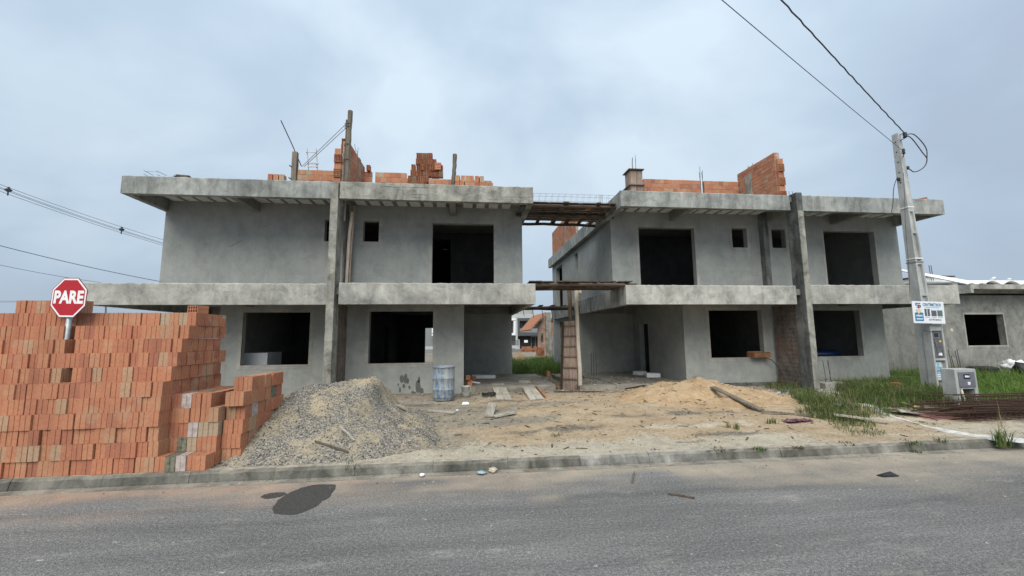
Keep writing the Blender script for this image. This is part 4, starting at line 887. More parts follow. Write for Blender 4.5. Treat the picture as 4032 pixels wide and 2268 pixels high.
for k in range(11): MB().beam((1.5, 10.3+.155*k, 5.075), (4.0, 10.3+.155*k+rng.uniform(-.02,.02), 5.075), .13, .02, j=.004, seg=3).build('deck_board', M_['wood_dark'], uw)
cg = thing('beam_cage', 'long thin steel beam cage lying on the upper formwork deck', 'rebar', (2.6, 10.5, 5.1))
for (yy, zz) in ((10.35, 5.34), (10.35, 5.14), (10.55, 5.34), (10.55, 5.14)): MB().tube([(1.55, yy, zz), (2.6, yy, zz+.01), (4.0, yy, zz)], .0045, 5).build('bar', M_['steel'], cg)
for k in range(14):
    X = 1.7+k*.17; MB().tube([(X,10.35,5.14),(X+.03,10.35,5.34),(X+.03,10.55,5.34),(X,10.55,5.14),(X,10.35,5.14)], .0028, 4).build('stirrup', M_['steel'], cg)
for (px, py) in ((2360, 780), (2365, 775), (2371, 772)):
    p = ony(px, 800, 10.9); MB().tube([p-V(0,0,.2), p+V(0,0,.25)], .007, 5).build('bar', M_['steel'], cg)
tag(put('brick', ME_BRICK, (ony(2308,815,10.6).x, 10.6, 5.09), (0, R(90), R(25))), 'hollow brick lying on the upper formwork deck', 'brick')
far = walkway('pole_platform', 'rough pole platform with hanging bars between the houses further back', 2.62, 14.2, 15.0, 1.9, 4.1, 5, M_['wood_dark'], .12)
for k in range(7): X = 1.9+k*.33; MB().tube([(X, 14.1, 2.66), (X+.05, 14.1, 2.66-rng.uniform(.15,.55))], .01, 5).build('hanging_bar', M_['black'], far)
# porch clutter
def slab_foam(label, c, sz, rz, tilt=0): return tag(MB().cbox(sz, Matrix.Translation(Vector(c)+V(0,0,sz[2]/2)) @ Matrix.Rotation(rz, 4, 'Z') @ Matrix.Rotation(tilt, 4, 'Y'), None, .008).build('foam_block', M_['foam'], bevel=.012), label, 'foam block')
slab_foam('long white foam block with a broken end lying on the left porch floor', onz(1905,1492,.31)+V(0,.15,0), (.75,.3,.11), -.12)
slab_foam('small white foam scrap beside the leaning bricks of the left porch', onz(1872,1510,.31), (.25,.14,.05), .4, .15)
slab_foam('white foam block on the right porch floor by the side wall', onz(2570,1485,.31), (.42,.3,.13), -.2)
slab_foam('dusty foam piece lying behind the white block of the right porch', onz(2530,1478,.31)+V(0,.2,0), (.35,.3,.12), .3)
slab_foam('foam block seen through the side doorway of the right porch', (6.6, 14.0, .62), (.3,.3,.12), .2); tag(MB().box((6.4,13.7,.312),(6.95,14.25,.61)).build('crate', M_['wood_dark']), 'dark crate carrying foam behind the side doorway', 'crate')
o = put('brick', ME_BRICK9, onz(1848,1520,.31), (0,0,.3)); tag(o, 'hollow brick standing upright at the porch corner of the left house', 'brick')
o = put('brick', ME_BRICK9, onz(1843,1520,.31)+V(-.02,.02,BL+.005+BW*.58), (R(88), 0, R(8))); tag(o, 'hollow brick with nine square holes resting on the upright brick of the porch', 'brick')
o = put('brick', ME_BRICK9, onz(1863,1506,.31)+V(0,.1,0), (0,0,.6)); tag(o, 'plain side of a hollow brick behind the nine-hole brick of the porch', 'brick')
tag(put('brick', ME_BRICK, G(2158,1497)+V(0,0,.14), (0,0,.15)), 'upright hollow brick alone in the passage between the houses', 'brick')
for k in range(3):
    X = onz(2330+k*9, 1480, .31); tag(MB().tube([X, X+V(.005*k,0,.45), X+V(.01,0,.75)], .011, 5).build('starter_bar', M_['rebar']), 'rusty starter bar rising from the right porch floor', 'rebar', 'starter bars of the right porch')
# coil of hose, wooden tray on the sill, hanging cable
p = G(1925, 1562); tag(MB().tube([p+V(.16*math.cos(a)*(1+.1*math.sin(3*a)), .1*math.sin(a), .02+.012*(i % 7)) for i, a in enumerate([k*.5 for k in range(46)])], .012, 5).build('hose_coil', M_['black']), 'black hose coil lying between the bucket and the first ramp', 'hose')
st_ = thing('wooden_tray', 'wooden mortar tray of reddish boards resting on the window sill of the right house', 'tray', (8.35, 11.1, .99))
for (a, c) in (((8.08,11.0,.965),(8.53,11.3,.985)), ((8.08,10.985,.986),(8.53,11.005,1.09)), ((8.08,11.3,.986),(8.53,11.32,1.13)), ((8.06,10.98,.966),(8.079,11.32,1.10)), ((8.531,10.98,.966),(8.55,11.32,1.11))): MB().box(a, c).build('board', M_['wood_orange'], st_)
a, c = ony(3005,1405,11.1), ony(3078,1470,11.0); tag(MB().tube([a, ony(3040,1418,11.0), ony(3063,1444,11.0), c, ony(3082,1500,11.0)], .01, 5).build('cable', M_['cable']), 'black cable drooping from the tray sill to the ground', 'cable')
# props leaning in the corner behind the left column
for (x0, x1, y1, r, mt_, lb_) in ((-3.02,-3.0,4.95,.05,'wood_dark','dark prop standing tight behind the left column'), (-2.9,-2.84,4.93,.035,'wood_board','slim brown prop between the dark prop and the pale pole')):
    tag(MB().tube([(x0,10.5,2.8),(x0+.01,10.5,3.7),(x1,10.5,y1)], r*.62, 7).build('prop_pole', M_[mt_]), lb_, 'post')
tag(MB().tube([ony(1364,1112,10.45)-V(0,0,.1), ony(1371,1000,10.45), ony(1376,920,10.45), ony(1384,860,10.45), ony(1385,835,10.45)], [.035,.04,.038,.04,.038], 8).build('prop_pole', M_['wood_pale']), 'pale bent debarked pole leaning beside the left column on the upper floor', 'post')
tag(MB().beam(ony(1357,870,10.35), ony(1361,787,10.35), .03, .025).build('batten', M_['wood_pale']), 'short pale batten nailed to the dark prop behind the left column', 'batten')
# white panels seen in the first window
_fx = ony(1052,1420,11.75).x; tag(MB().box((_fx-.75,11.75,.31),(_fx,12.6,ony(1000,1388,12.2).z)).build('foam_stack', M_['foam']), 'white foam panels stacked inside the left ground-floor window', 'foam block')
tag(MB().cbox((ony(1093,1320,14.4).x-ony(1047,1320,14.4).x,.05,ony(1069,1256,14.4).z-ony(1069,1384,14.4).z), Matrix.Translation(ony(1069,1320,14.4)) @ Matrix.Rotation(.04, 4, 'Y')).build('leaning_sheet', M_['foam']), 'tall pale panel leaning in the room behind the left ground-floor window', 'panel')
tag(MB().lathe([(0,.3),(.72,.3),(.78,.5),(.78,.9),(.8,.92),(.8,1.0),(.7,1.08),(0,1.1)], 28, (11.2,12.6,.02)).build('water_tank', plain('tank_blue', (.01,.025,.09), .4, var=.1), None, True), 'dark blue round water tank inside the right ground-floor window', 'tank')
# ------------------------------------------------------------------ stop sign
M_['red'] = plain('sign_red', (.42,.012,.022), .45, var=.08, scale=6, bmp=0); M_['white'] = plain('sign_white', (.80,.80,.79), .5, var=.06, scale=8, bmp=0); M_['galv'] = plain('galvanised', (.33,.36,.37), .5, .5, .2)
SP = ony(271, 1172, 5.66); ss = thing('stop_sign', 'red octagonal stop sign rising out of the brick stack', 'sign', (SP.x, SP.y, KT))
MS = Matrix.Translation(SP) @ Matrix.Rotation(R(-12), 4, 'Z') @ Matrix.Rotation(R(1.5), 4, 'Y') @ Matrix.Rotation(R(90), 4, 'X')
def octa(r, z0, z1):
    mb = MB(); vs = [V(r*math.cos(R(22.5+45*k)), r*math.sin(R(22.5+45*k)), z) for z in (z0, z1) for k in range(8)]
    return mb.add(vs, [tuple(range(7,-1,-1)), tuple(range(8,16))]+[(k, (k+1)%8, 8+(k+1)%8, 8+k) for k in range(8)])
RS = .268
octa(RS, -.004, 0).xf(MS).build('plate', plain('sign_edge', (.20,.03,.06), .5, var=.1, bmp=0), ss); octa(RS*.965, .0005, .0015).xf(MS).build('white_border', M_['white'], ss); octa(RS*.885, .002, .003).xf(MS).build('red_field', M_['red'], ss)
put_text('lettering', 'PARE', .212, M_['white'], MS @ Matrix.Translation((0,-.002,.0045)), ss, .009, .86)
MB().tube([(SP.x-.025, SP.y+.035, KT), (SP.x+.012, SP.y+.035, SP.z+.16)], .03, 12).build('post', M_['galv'], ss, True)

# ------------------------------------------------------------------ utility pole
PB = V(10.72, 8.95, .12); zt = ony(3530, 525, 8.95).z
M_['pole'] = concrete('pole', (.34,.35,.34), (.42,.43,.415), (.50,.50,.48), .45, .3, .4, 50)
up = thing('utility_pole', 'tapered pale concrete utility pole with recessed panels in front of the right house', 'pole', PB)
pb0, pb1 = ony(3617, 1545, 8.95), ony(3542, 525, 8.95)
def pole_at(z):                                  # left front edge, width, depth of the shaft at height z
    f = (z-.12)/(zt-.12); return V(10.62+.02*f, 8.85+.05*f, z), .33-.24*f, .30-.14*f
zl = pole_at(.12); XL = ony(3680, 1545, 8.85).x; XT = ony(3537, 525, 8.9).x
def pole_at(z):
    f = (z-.12)/(zt-.12); return V(XL+(XT-XL)*f, 8.86+.06*f, z), .315-.225*f, .27-.12*f
mb = MB(); zs_ = [.0, 5.0, zt]
def sect(z, rec):                                # double-T section: two flanges and a web set back
    o, w_, d_ = pole_at(z); x0, x1, y0, y1 = o.x, o.x+w_, o.y, o.y+d_; fl = w_*.2; r_ = d_*.22 if rec else .0001
    return [V(x0,y0,z),V(x0+fl,y0,z),V(x0+fl+.01,y0+r_,z),V(x1-fl-.01,y0+r_,z),V(x1-fl,y0,z),V(x1,y0,z),V(x1,y1,z),V(x0,y1,z)]
lv = [(-.1,1)]
for k in range(5): z0 = 1.0+k*.78; lv += [(z0-.06,1),(z0-.05,0),(z0,0),(z0+.01,1)]
lv += [(4.62,1),(4.63,0),(zt,0)]; lv = [(z, rr) for z, rr in lv]
vs = [p for z, rr in lv for p in sect(z, rr)]; fs = [tuple(range(7,-1,-1)), tuple((len(lv)-1)*8+k for k in range(8))]
for i in range(len(lv)-1):
    for k in range(8): fs.append((i*8+k, i*8+(k+1)%8, i*8+8+(k+1)%8, i*8+8+k))
MB().add(vs, fs).build('shaft', M_['pole'], up)
for k in range(5):
    o, w_, d_ = pole_at(zt-.22-k*.27); MB().tube([(o.x-.006, o.y+d_*.5, o.z), (o.x+.01, o.y+d_*.5, o.z)], .017, 8).build('bolt_hole', M_['black'], up)
def insul(px, py, r):
    p = ony(px, py, 8.78); g = MB().lathe([(0,-.07),(r*.6,-.07),(r,-.045),(r*.6,-.02),(r,.01),(r*.6,.03),(r,.055),(0,.07)], 10, p).build('insulator', M_['black'], up, True)
    z = p.z; o, w_, d_ = pole_at(z); MB().tube([(o.x+w_*.6, o.y-.005, z+.07), (p.x, p.y, z+.075)], .01, 5).build('bracket', M_['black'], up); MB().tube([(o.x+w_*.6, o.y-.005, z-.075), (p.x, p.y, z-.075)], .01, 5).build('bracket', M_['black'], up); return p
I1 = insul(3563, 532, .05); I2 = insul(3558, 596, .035)
for zz in (onz(0,0,0).z, ): pass
for (px, py) in ((3585, 813), (3615, 1016), (3615, 1030)):
    z = ony(px, py, 8.86).z; o, w_, d_ = pole_at(z); e = .012
    MB().box((o.x-e, o.y-e, z-.012), (o.x+w_+e, o.y+d_+e, z+.012)).build('strap', M_['white' if py != 1030 else 'steel'], up)
z = ony(3570, 658, 8.86).z; o, w_, d_ = pole_at(z); MB().lathe([(0,-.04),(.03,-.035),(.035,.02),(.02,.05),(0,.055)], 10, (o.x+w_+.035, o.y, z)).build('entry_cap', M_['black'], up, True)
z = ony(3533, 697, 8.86).z; o, w_, d_ = pole_at(z); MB().lathe([(0,-.04),(.03,-.035),(.035,.02),(.02,.05),(0,.055)], 10, (o.x-.03, o.y+.1, z)).build('entry_cap', M_['black'], up, True)
# meter compartment cast into the lower shaft
o1, w1_, d1_ = pole_at(1.35); x0, x1 = o1.x-.03, o1.x+w1_+.05; yb = o1.y-.13
zb, ztm, zmid, zlow = .12, ony(3690, 1276, yb).z, ony(3690, 1415, yb).z, ony(3710, 1495, yb).z
mb = MB(); mb.box((x0, yb, zb-.1), (x0+.045, o1.y+.05, ztm)); mb.box((x1-.045, yb, zb-.1), (x1, o1.y+.05, ztm)); mb.box((x0+.046, yb+.07, zb-.1), (x1-.046, o1.y+.05, ztm-.001)); mb.box((x0+.046, yb+.001, ztm-.16), (x1-.046, yb+.069, ztm-.002)); mb.box((x0+.046, yb+.001, zmid-.03), (x1-.046, yb+.069, zmid+.02)); mb.box((x0+.046, yb+.001, zlow-.02), (x1-.046, yb+.069, zlow+.015))
mb.build('meter_compartment', M_['pole'], up, bevel=.006)
glass = plain('meter_glass', (.10,.10,.115), .18, var=.4, scale=18, bmp=0, spec=.6)
gw = MB().box((x0+.05, yb+.025, zmid+.03), (x1-.05, yb+.045, ztm-.165)).build('meter_window', glass, up)
MB().box((x0+.09, yb+.018, ztm-.33), (x1-.12, yb+.0245, ztm-.20)).build('meter_frame', M_['steel'], gw); MB().box((x0+.105, yb+.014, ztm-.315), (x1-.135, yb+.0175, ztm-.215)).build('meter_face', M_['black'], gw)
MB().box((x1-.135, yb+.016, ztm-.43), (x1-.075, yb+.0245, ztm-.385)).build('yellow_tag', plain('tag_yellow', (.62,.42,.04), .6, bmp=0), gw); MB().cbox((.09,.012,.05), Matrix.Translation(((x0+x1)/2+.03, yb+.018, zmid+.12)), None, .01).build('white_seal', M_['foam'], gw)
MB().beam(((x0+.1), yb+.02, ztm-.36), ((x0+x1)/2-.02, yb+.02, zmid+.16), .02, .008).build('cable_strip', M_['steel'], gw)
MB().tube([(x0-.03+.01*math.sin(k), o1.y-.002-.14*(k > 3), ztm-.17-.004*k) if False else (x0-.2+.06*k, yb-.004, ztm-.155-.006*k) for k in range(8)], .006, 5).build('tie_wire', M_['cable'], up)
lb_blue = plain('label_blue', (.02,.16,.30), .5, var=.1, bmp=0); lb_pale = plain('label_pale', (.55,.72,.82), .5, var=.05, bmp=0)
lx0, lx1 = x0+.075, x1-.10; lz1, lz0 = zmid-.07, zlow+.06; hh = lz1-lz0
lab = MB().box((lx0, yb+.062, lz0), (lx1, yb+.0685, lz1)).build('company_label', lb_pale, up); MB().box((lx0, yb+.0595, lz0+hh*.22), (lx1, yb+.0615, lz0+hh*.64)).build('label_band', lb_blue, lab)
for (f, h_, wf) in ((.54, .05, .8), (.46, .03, .7), (.33, .03, .6), (.27, .045, .3)): MB().box(((lx0+lx1)/2-(lx1-lx0)*wf/2, yb+.0575, lz0+hh*(f-h_/2)), ((lx0+lx1)/2+(lx1-lx0)*wf/2, yb+.059, lz0+hh*(f+h_/2))).build('text_line', lb_pale, lab)
for (f, h_, wf) in ((.86, .1, .16), (.73, .05, .45), (.10, .03, .7)): MB().box(((lx0+lx1)/2-(lx1-lx0)*wf/2, yb+.0605, lz0+hh*(f-h_/2)), ((lx0+lx1)/2+(lx1-lx0)*wf/2, yb+.0617, lz0+hh*(f+h_/2))).build('text_line', lb_blue, lab)
MP = lambda x, z, y: Matrix.Translation((x, y, z)) @ Matrix.Rotation(R(90), 4, 'X')
put_text('cast_lettering', 'JOINVILLE', .052, M_['pole'], MP((x0+x1)/2, ztm-.05, yb-.003), up, .001, .9)
# advertising board
AB = [ony(3592,1188,8.62), ony(3718,1185,8.62), ony(3731,1271,8.62), ony(3609,1275,8.62)]
cxs, czs = sum(p.x for p in AB)/4, sum(p.z for p in AB)/4; W_, H_ = ((AB[1]-AB[0]).length+(AB[2]-AB[3]).length)/2, ((AB[3]-AB[0]).length+(AB[2]-AB[1]).length)/2
ad = thing('advertising_board', 'white printed advertising board strapped to the utility pole', 'sign', (cxs, 8.62, czs))
MA = Matrix.Translation((cxs, 8.655, czs)) @ Matrix.Rotation(R(1.5), 4, 'Y') @ Matrix.Rotation(R(90), 4, 'X')
def panel(name, u0, v0, u1, v1, lay, mat, parent=None):          # u right, v up, both 0..1 of the board
    return MB().box(((u0-.5)*W_, (v0-.5)*H_, .003*lay), ((u1-.5)*W_, (v1-.5)*H_, .003*lay+.002)).xf(MA).build(name, mat, parent or ad)
MB().box((-W_/2, -H_/2, -.006), (W_/2, H_/2, .002)).xf(MA).build('panel', plain('print_white', (.72,.75,.78), .5, var=.06, scale=6, bmp=0), ad)
pbl = plain('print_blue', (.025,.16,.32), .5, var=.1, bmp=0); pph = plain('print_photo', (.10,.10,.12), .5, var=.75, scale=45, bmp=0); pph2 = plain('print_photo_green', (.10,.14,.13), .5, var=.7, scale=38, bmp=0); pcr = plain('print_cream', (.70,.58,.38), .5, bmp=0); pgr = plain('print_grey', (.12,.13,.15), .5, bmp=0)
put_text('headline', 'CENTÍMETROS', .092, pbl, MA @ Matrix.Translation(((.62-.5)*W_, (.845-.5)*H_, .004)), ad, .003, .80)
for (u0, v0, u1, v1) in ((.12,.88,.26,.92), (.10,.80,.135,.915), (.12,.80,.25,.835), (.235,.73,.27,.83), (.13,.71,.26,.745)): panel('logo_bar', u0, v0, u1, v1, 1.2+rng.random()*.3, pbl)
put_text('strapline', 'PLANEJADOS SOB MEDIDA', .035, pgr, MA @ Matrix.Translation(((.62-.5)*W_, (.73-.5)*H_, .004)), ad, 0, .95)
panel('blue_card', .06, .10, .32, .48, 1, pbl)
for (v0, v1) in ((.30,.38), (.16,.23)): panel('card_line', .09, v0, .29, v1, 2, plain('print_card', (.45,.60,.72), .5, bmp=0))
def quadp(name, pts, lay, mat): return MB().prism([((u-.5)*W_, (v-.5)*H_) for u, v in pts], (0,0,.003*lay), (1,0,0), (0,1,0), (0,0,1), .0025).xf(MA).build(name, mat, ad)
quadp('note_sheet', [(.10,.62),(.17,.66),(.26,.62),(.27,.52),(.17,.44),(.13,.50)], 3, pcr); quadp('note_tail', [(.14,.52),(.19,.49),(.17,.37)], 2.2, pcr); quadp('pin', [(.175,.68),(.215,.68),(.205,.76),(.22,.82),(.19,.85),(.165,.82),(.185,.76)], 4, M_['red'])
for (u0, mt_) in ((.37, pph), (.58, pph), (.77, pph2)): panel('photo', u0, .33, u0+.165, .66, 1, mt_); panel('caption', u0+.01, .27, u0+.155, .285, 1, pgr)
panel('photo_sky', .58, .59, .745, .66, 2, lb_pale); panel('photo_roof', .77, .60, .935, .66, 2, lb_pale); panel('photo_pillar', .435, .34, .455, .655, 2, lb_pale)
put_text('phone_number', '(47) 99128.9616', .058, pgr, MA @ Matrix.Translation(((.68-.5)*W_, (.165-.5)*H_, .004)), ad, .002, .86)
bx = ony(3715, 1327, 8.72); tag(MB().cbox((.18,.1,.30), Matrix.Translation((bx.x, bx.y+.1, bx.z)) @ Matrix.Rotation(R(4), 4, 'Y'), None, .012).build('black_box', M_['black'], bevel=.01), 'black plastic cable box hanging behind the meter on the pole', 'box')
# second meter stand: cast frame on two legs
YM = 7.35; mxl, mxr = ony(3764,1500,YM).x, ony(3848,1500,YM).x; mzt = ony(3800,1453,YM).z; mzb = .08; mzo = ony(3820,1532,YM).z
ms = thing('meter_stand', 'low pale concrete meter stand with two legs and a grey window in the grass', 'meter stand', ((mxl+mxr)/2, YM+.1, .12))
mb = MB(); yb2 = YM; mb.box((mxl, yb2, mzb), (mxl+.07, yb2+.26, mzt)); mb.box((mxr-.07, yb2, mzb), (mxr, yb2+.26, mzt)); mb.box((mxl+.071, yb2+.001, mzt-.07), (mxr-.071, yb2+.259, mzt-.001)); mb.box((mxl+.071, yb2+.001, mzo), (mxr-.071, yb2+.259, mzo+.05)); mb.box((mxl+.071, yb2+.06, mzo+.051), (mxr-.071, yb2+.2, mzt-.071)); mb.build('frame', M_['pole'], ms, bevel=.008)
gw = MB().box((mxl+.055, yb2-.015, mzo+.035), (mxr-.055, yb2-.002, mzt-.055)).build('meter_window', plain('meter_grey', (.15,.15,.18), .3, var=.25, scale=10, bmp=0), ms, bevel=.01)
MB().box(((mxl+mxr)/2-.075, yb2-.02, mzo+.2), ((mxl+mxr)/2+.065, yb2-.016, mzt-.1)).build('meter_face', M_['black'], gw); MB().cbox((.1,.006,.035), Matrix.Translation(((mxl+mxr)/2, yb2-.022, mzo+.25)), None, .008).build('white_seal', M_['foam'], gw); MB().cbox((.05,.006,.05), Matrix.Translation(((mxl+mxr)/2+.02, yb2-.02, mzo+.11)), None, .006).build('white_seal', M_['foam'], gw)
MB().tube([(mxl+.12, yb2+.03, mzo+.02), (mxl+.15, yb2-.02, .15)], .022, 8).build('conduit', plain('conduit', (.62,.60,.45), .5), ms)

# ------------------------------------------------------------------ wires
def wire(label, pts, r, mat, name='power_line', group=None, twist=0, n=24):
    P = [Vector(p) for p in pts]; out = []
    for i in range(len(P)-1):
        a, b2, c, d = P[max(0, i-1)], P[i], P[i+1], P[min(len(P)-1, i+2)]
        for k in range(n): f = k/n; out.append(.5*((2*b2)+(c-a)*f+(2*a-5*b2+4*c-d)*f*f+(3*b2-a-3*c+d)*f**3))
    out.append(P[-1])
    if twist: out = [p+V(.008*math.sin(i*1.9), 0, .008*math.cos(i*2.3)) for i, p in enumerate(out)]
    return tag(MB().tube(out, r, 5).build(name, mat), label, 'wire', group)
def sag(a, b, s, n=12): return [Vector(a).lerp(Vector(b), k/n)-V(0,0,s*4*(k/n)*(1-k/n)) for k in range(n+1)]
def extend(p, q, f): return Vector(q)+(Vector(p)-Vector(q))*f
a = ony(3082, 0, 5.6); wire('thick twisted service cable arriving at the top of the utility pole', sag(extend(a, I1, 1.9), I1+V(0,0,.05), .05, 6), .012, M_['cable'], 'service_cable', twist=1, n=14)
a = ony(2858, 0, 4.6); wire('thin straight wire arriving at the utility pole below its top', sag(extend(a, I2, 1.8), I2, .05, 6), .006, M_['wire'], n=4)
o2 = pole_at(ony(3570, 658, 8.86).z)[0]
for k, (m1, m2) in enumerate((((3600,530),(3645,580)), ((3590,545),(3632,600)))):
    wire('grey service lead looping down beside the pole top', [I1, ony(*m1, 8.8), ony(*m2, 8.8), ony(3650,625,8.8), ony(3644,650,8.8), ony(3625,668,8.8), ony(3600,677,8.8), ony(3584,668,8.82), ony(3574,660,8.85)], .012, M_['cable'], 'cable_loop', 'cable loops at the pole top', n=4)
wire('thin lead hanging along the left side of the pole', [ony(3533,697,8.95), ony(3519,740,8.9), ony(3516,800,8.9), ony(3511,832,8.9), ony(3520,845,8.9), ony(3548,850,8.9)], .009, M_['cable'], 'cable_loop', n=4)
wire('thin lead taped down the front of the pole', [ony(3557,680,8.83), ony(3562,780,8.83), ony(3566,900,8.82), ony(3578,1050,8.81), ony(3583,1180,8.8)], .005, M_['cable'], 'cable_loop', n=4)
for k, (y0, y1) in enumerate(((725, 948), (736, 960), (741, 964), (752, 970))):
    a, c = ony(-40, y0-14, 26), ony(655, y1, 34); wire('one of the bundled overhead lines left of the left house', sag(a, c, .12, 8), .014, M_['wire'], 'power_line', 'overhead lines beside the left house', n=2)
for (px, py) in ((33, 748), (479, 903)):
    p = ony(px, py, 26+8*(px+40)/695); th = thing('line_spacer', 'dark spacer clamped on the bundled overhead lines', 'spacer', p, 'spacers on the overhead lines')
    MB().lathe([(0,-.12),(.10,-.10),(.17,0),(.10,.08),(0,.10)], 8, p).build('body', M_['black'], th); MB().lathe([(0,.10),(.05,.11),(.06,.17),(0,.2)], 8, p).build('knob', M_['black'], th); MB().tube([p-V(0,0,.1), p-V(0,0,.34)], .035, 6).build('stem', M_['black'], th)
wire('single thick overhead line passing below the bundled lines', sag(ony(-40, 957, 24), ony(640, 1110, 30), .1, 8), .018, M_['cable'], n=2); wire('thin overhead line meeting the lower slab beside the stop sign', sag(ony(-40, 1035, 24), ony(420, 1115, 30), .08, 8), .012, M_['wire'], n=2)
for (y0, y1) in ((1185, 1187), (1190, 1188)): wire('faint distant line just above the brick stack', [ony(-60, y0, 60), ony(230, y1, 60)], .02, M_['wire'], 'power_line', 'distant lines above the brick stack', n=2)
tag(MB().tube([ony(416, 1250, 60), ony(417, 1190, 60)], .09, 6).build('pole', M_['wire']), 'thin distant pole seen under the lower slab', 'pole')

# ------------------------------------------------------------------ right-hand side: cages, tyre, bags, loose things
for k in range(8):
    yy = 6.28+.13*(k % 4)+.05*(k//4)+rng.uniform(-.03,.03); zz = .14+.09*(k//3)+.02*(k % 3); xs0 = 7.95+rng.uniform(0,.5)+.25*(k//3); tl = rng.uniform(-.02,.02)
    th = thing('bar_cage', 'long rusty reinforcement cage in the bundle lying on the right pavement', 'rebar', (10.5, yy, zz), 'rusty cages bundled on the right pavement')
    for (a, c) in ((0,0), (.13,0), (0,.13), (.13,.13)): MB().tube([(xs0+rng.uniform(-.1,.1), yy+a, zz+c), (11, yy+a+tl+rng.uniform(-.02,.02), zz+c+rng.uniform(-.015,.015)), (14.2, yy+a+tl*2, zz+c)], .0075, 5).build('bar', M_['rust'], th)
    for q in range(18):
        X = xs0+.1+q*.21+rng.uniform(-.04,.04); MB().tube([(X,yy,zz),(X+.03,yy+.13,zz),(X+.03,yy+.13,zz+.13),(X,yy,zz+.13),(X,yy,zz)], .0045, 4).build('stirrup', M_['rust'], th)
for k in range(26):
    yy = 6.2+.042*k; zz = .15+rng.uniform(0,.28); tag(MB().tube([(7.9+rng.uniform(-.1,.6), yy, zz), (10, yy+rng.uniform(-.08,.08), zz+rng.uniform(-.03,.03)), (14, yy+rng.uniform(-.1,.1), zz)], .0075, 5).build('loose_bar', M_['rust']), 'loose rusty bar threaded through the cage bundle', 'rebar', 'loose bars in the cage bundle')
tag(MB().cbox((1.3,.5,.03), Matrix.Translation(G(3760, 1652)+V(.2,.2,.03)), None, .02).build('rusty_sheet', plain('dusty_red', (.22,.10,.085), .9, var=.3)), 'dull red sheet lying under the left end of the cage bundle', 'sheet')
ty = V(ony(3868,1455,12.6).x, 12.6, .34); th = thing('tyre', 'worn black tyre lying flat in the grass by the neighbour wall', 'tyre', ty)
rt_ = .37; MB().lathe([(rt_*.58,-.08),(rt_*.75,-.115),(rt_*.95,-.10),(rt_,-.05),(rt_,.05),(rt_*.95,.10),(rt_*.75,.115),(rt_*.58,.08),(rt_*.56,0),(rt_*.58,-.08)], 36, ty).build('carcass', plain('rubber', (.025,.025,.025), .8, var=.3), th, True)
for k in range(24):
    a_ = 2*math.pi*k/24; MB().cbox((.02,.035,.15), Matrix.Translation(ty) @ Matrix.Rotation(a_, 4, 'Z') @ Matrix.Translation((rt_+.003,0,0)) @ Matrix.Rotation(.3, 4, 'X')).build('tread_block', M_['black'], th)
def bag(name, label, c, r, mat, cat='bag', fl=.8, seed=0):
    mb = MB(); n, m_ = 18, 11; vs = []
    for i in range(m_+1):
        a = math.pi*i/m_
        for k in range(n):
            q = 2*math.pi*k/n; d = V(math.sin(a)*math.cos(q), math.sin(a)*math.sin(q), math.cos(a)); f = r*(1+.5*nz(d.x*2+seed, d.y*2, d.z*2)+.4*nz(d.x*5, d.y*5+seed, d.z*5)); p = d*f; p.z *= fl; vs.append(Vector(c)+V(0,0,r*fl*.85)+p)
    fs = [(i*n+k, i*n+(k+1)%n, (i+1)*n+(k+1)%n, (i+1)*n+k) for i in range(m_) for k in range(n)]
    return tag(mb.add(vs, fs).build(name, mat, None, True), label, cat)
bag('white_bag', 'crumpled white plastic bag beyond the tyre', V(ony(3990,1430,12.4).x, 12.4, .30), .24, M_['foam'], seed=2); bag('black_bag', 'black plastic sack at the far end of the grass', V(ony(4046,1450,11.6).x, 11.6, .16), .30, M_['black'], seed=5)
for (px, py, r, lb_) in ((3297,1603,.07,'white crumpled scrap in the grass tuft by the sand'), (3446,1590,.055,'grey crumpled cup beside the wire hoop'), (3232,1602,.03,'tiny white scrap at the edge of the rubble'), (1350,1873,.022,'white pebble-like scrap in the gutter below the weed'), (1663,1874,.03,'white crumpled scrap in the gutter'), (1650,1822,.04,'white crumpled paper lying on the kerb top'), (1800,1618,.028,'white scrap beside the half buried plank'), (2330,1532,.03,'white scrap at the edge of the right porch'), (2095,1463,.09,'white plastic tub in the passage grass'), (2022,1466,.07,'pale stone-like scrap at the porch corner')):
    bag('scrap', lb_, G(px, py) if py < 1800 else onz(px, py, .01), r, M_['foam'], 'litter', .5, px)
bag('litter_bundle', 'bundle of pale blue and cream wrapping in the gutter', onz(1940, 1858, .01), .055, plain('wrap', (.45,.40,.32), .7, var=.4, scale=30), 'litter', .45, 3); bag('litter_wrap', 'pale blue wrapper lying next to the cream bundle in the gutter', onz(1895, 1864, .01), .05, plain('wrap_blue', (.30,.40,.47), .6, var=.3, scale=30), 'litter', .25, 8)
p = G(3140, 1665); rg_ = MB(); n = 16
tag(rg_.add([(p.x+(i/n-.5)*.46, p.y+(j/8-.5)*.17+.04*nz(i*.5,3), p.z+.015+.05*max(0, nz(i*.6, j*.7, 2))+.02) for j in range(9) for i in range(n+1)], [(j*(n+1)+i, j*(n+1)+i+1, (j+1)*(n+1)+i+1, (j+1)*(n+1)+i) for j in range(8) for i in range(n)]).build('rag', None or from_attr('rag_', .9) if False else (lambda: (lambda mt, t, b: (t.links.new(ramp(t, noi(t, coord(t), 9, 3), [(.35, (.02,.018,.03)), (.46, (.05,.035,.08)), (.55, (.22,.04,.07)), (.66, (.22,.16,.16))]), b.inputs['Base Color']), mt)[1])(*newmat('rag')))(), None, True), 'crumpled purple and red rag lying on the sand', 'rag')
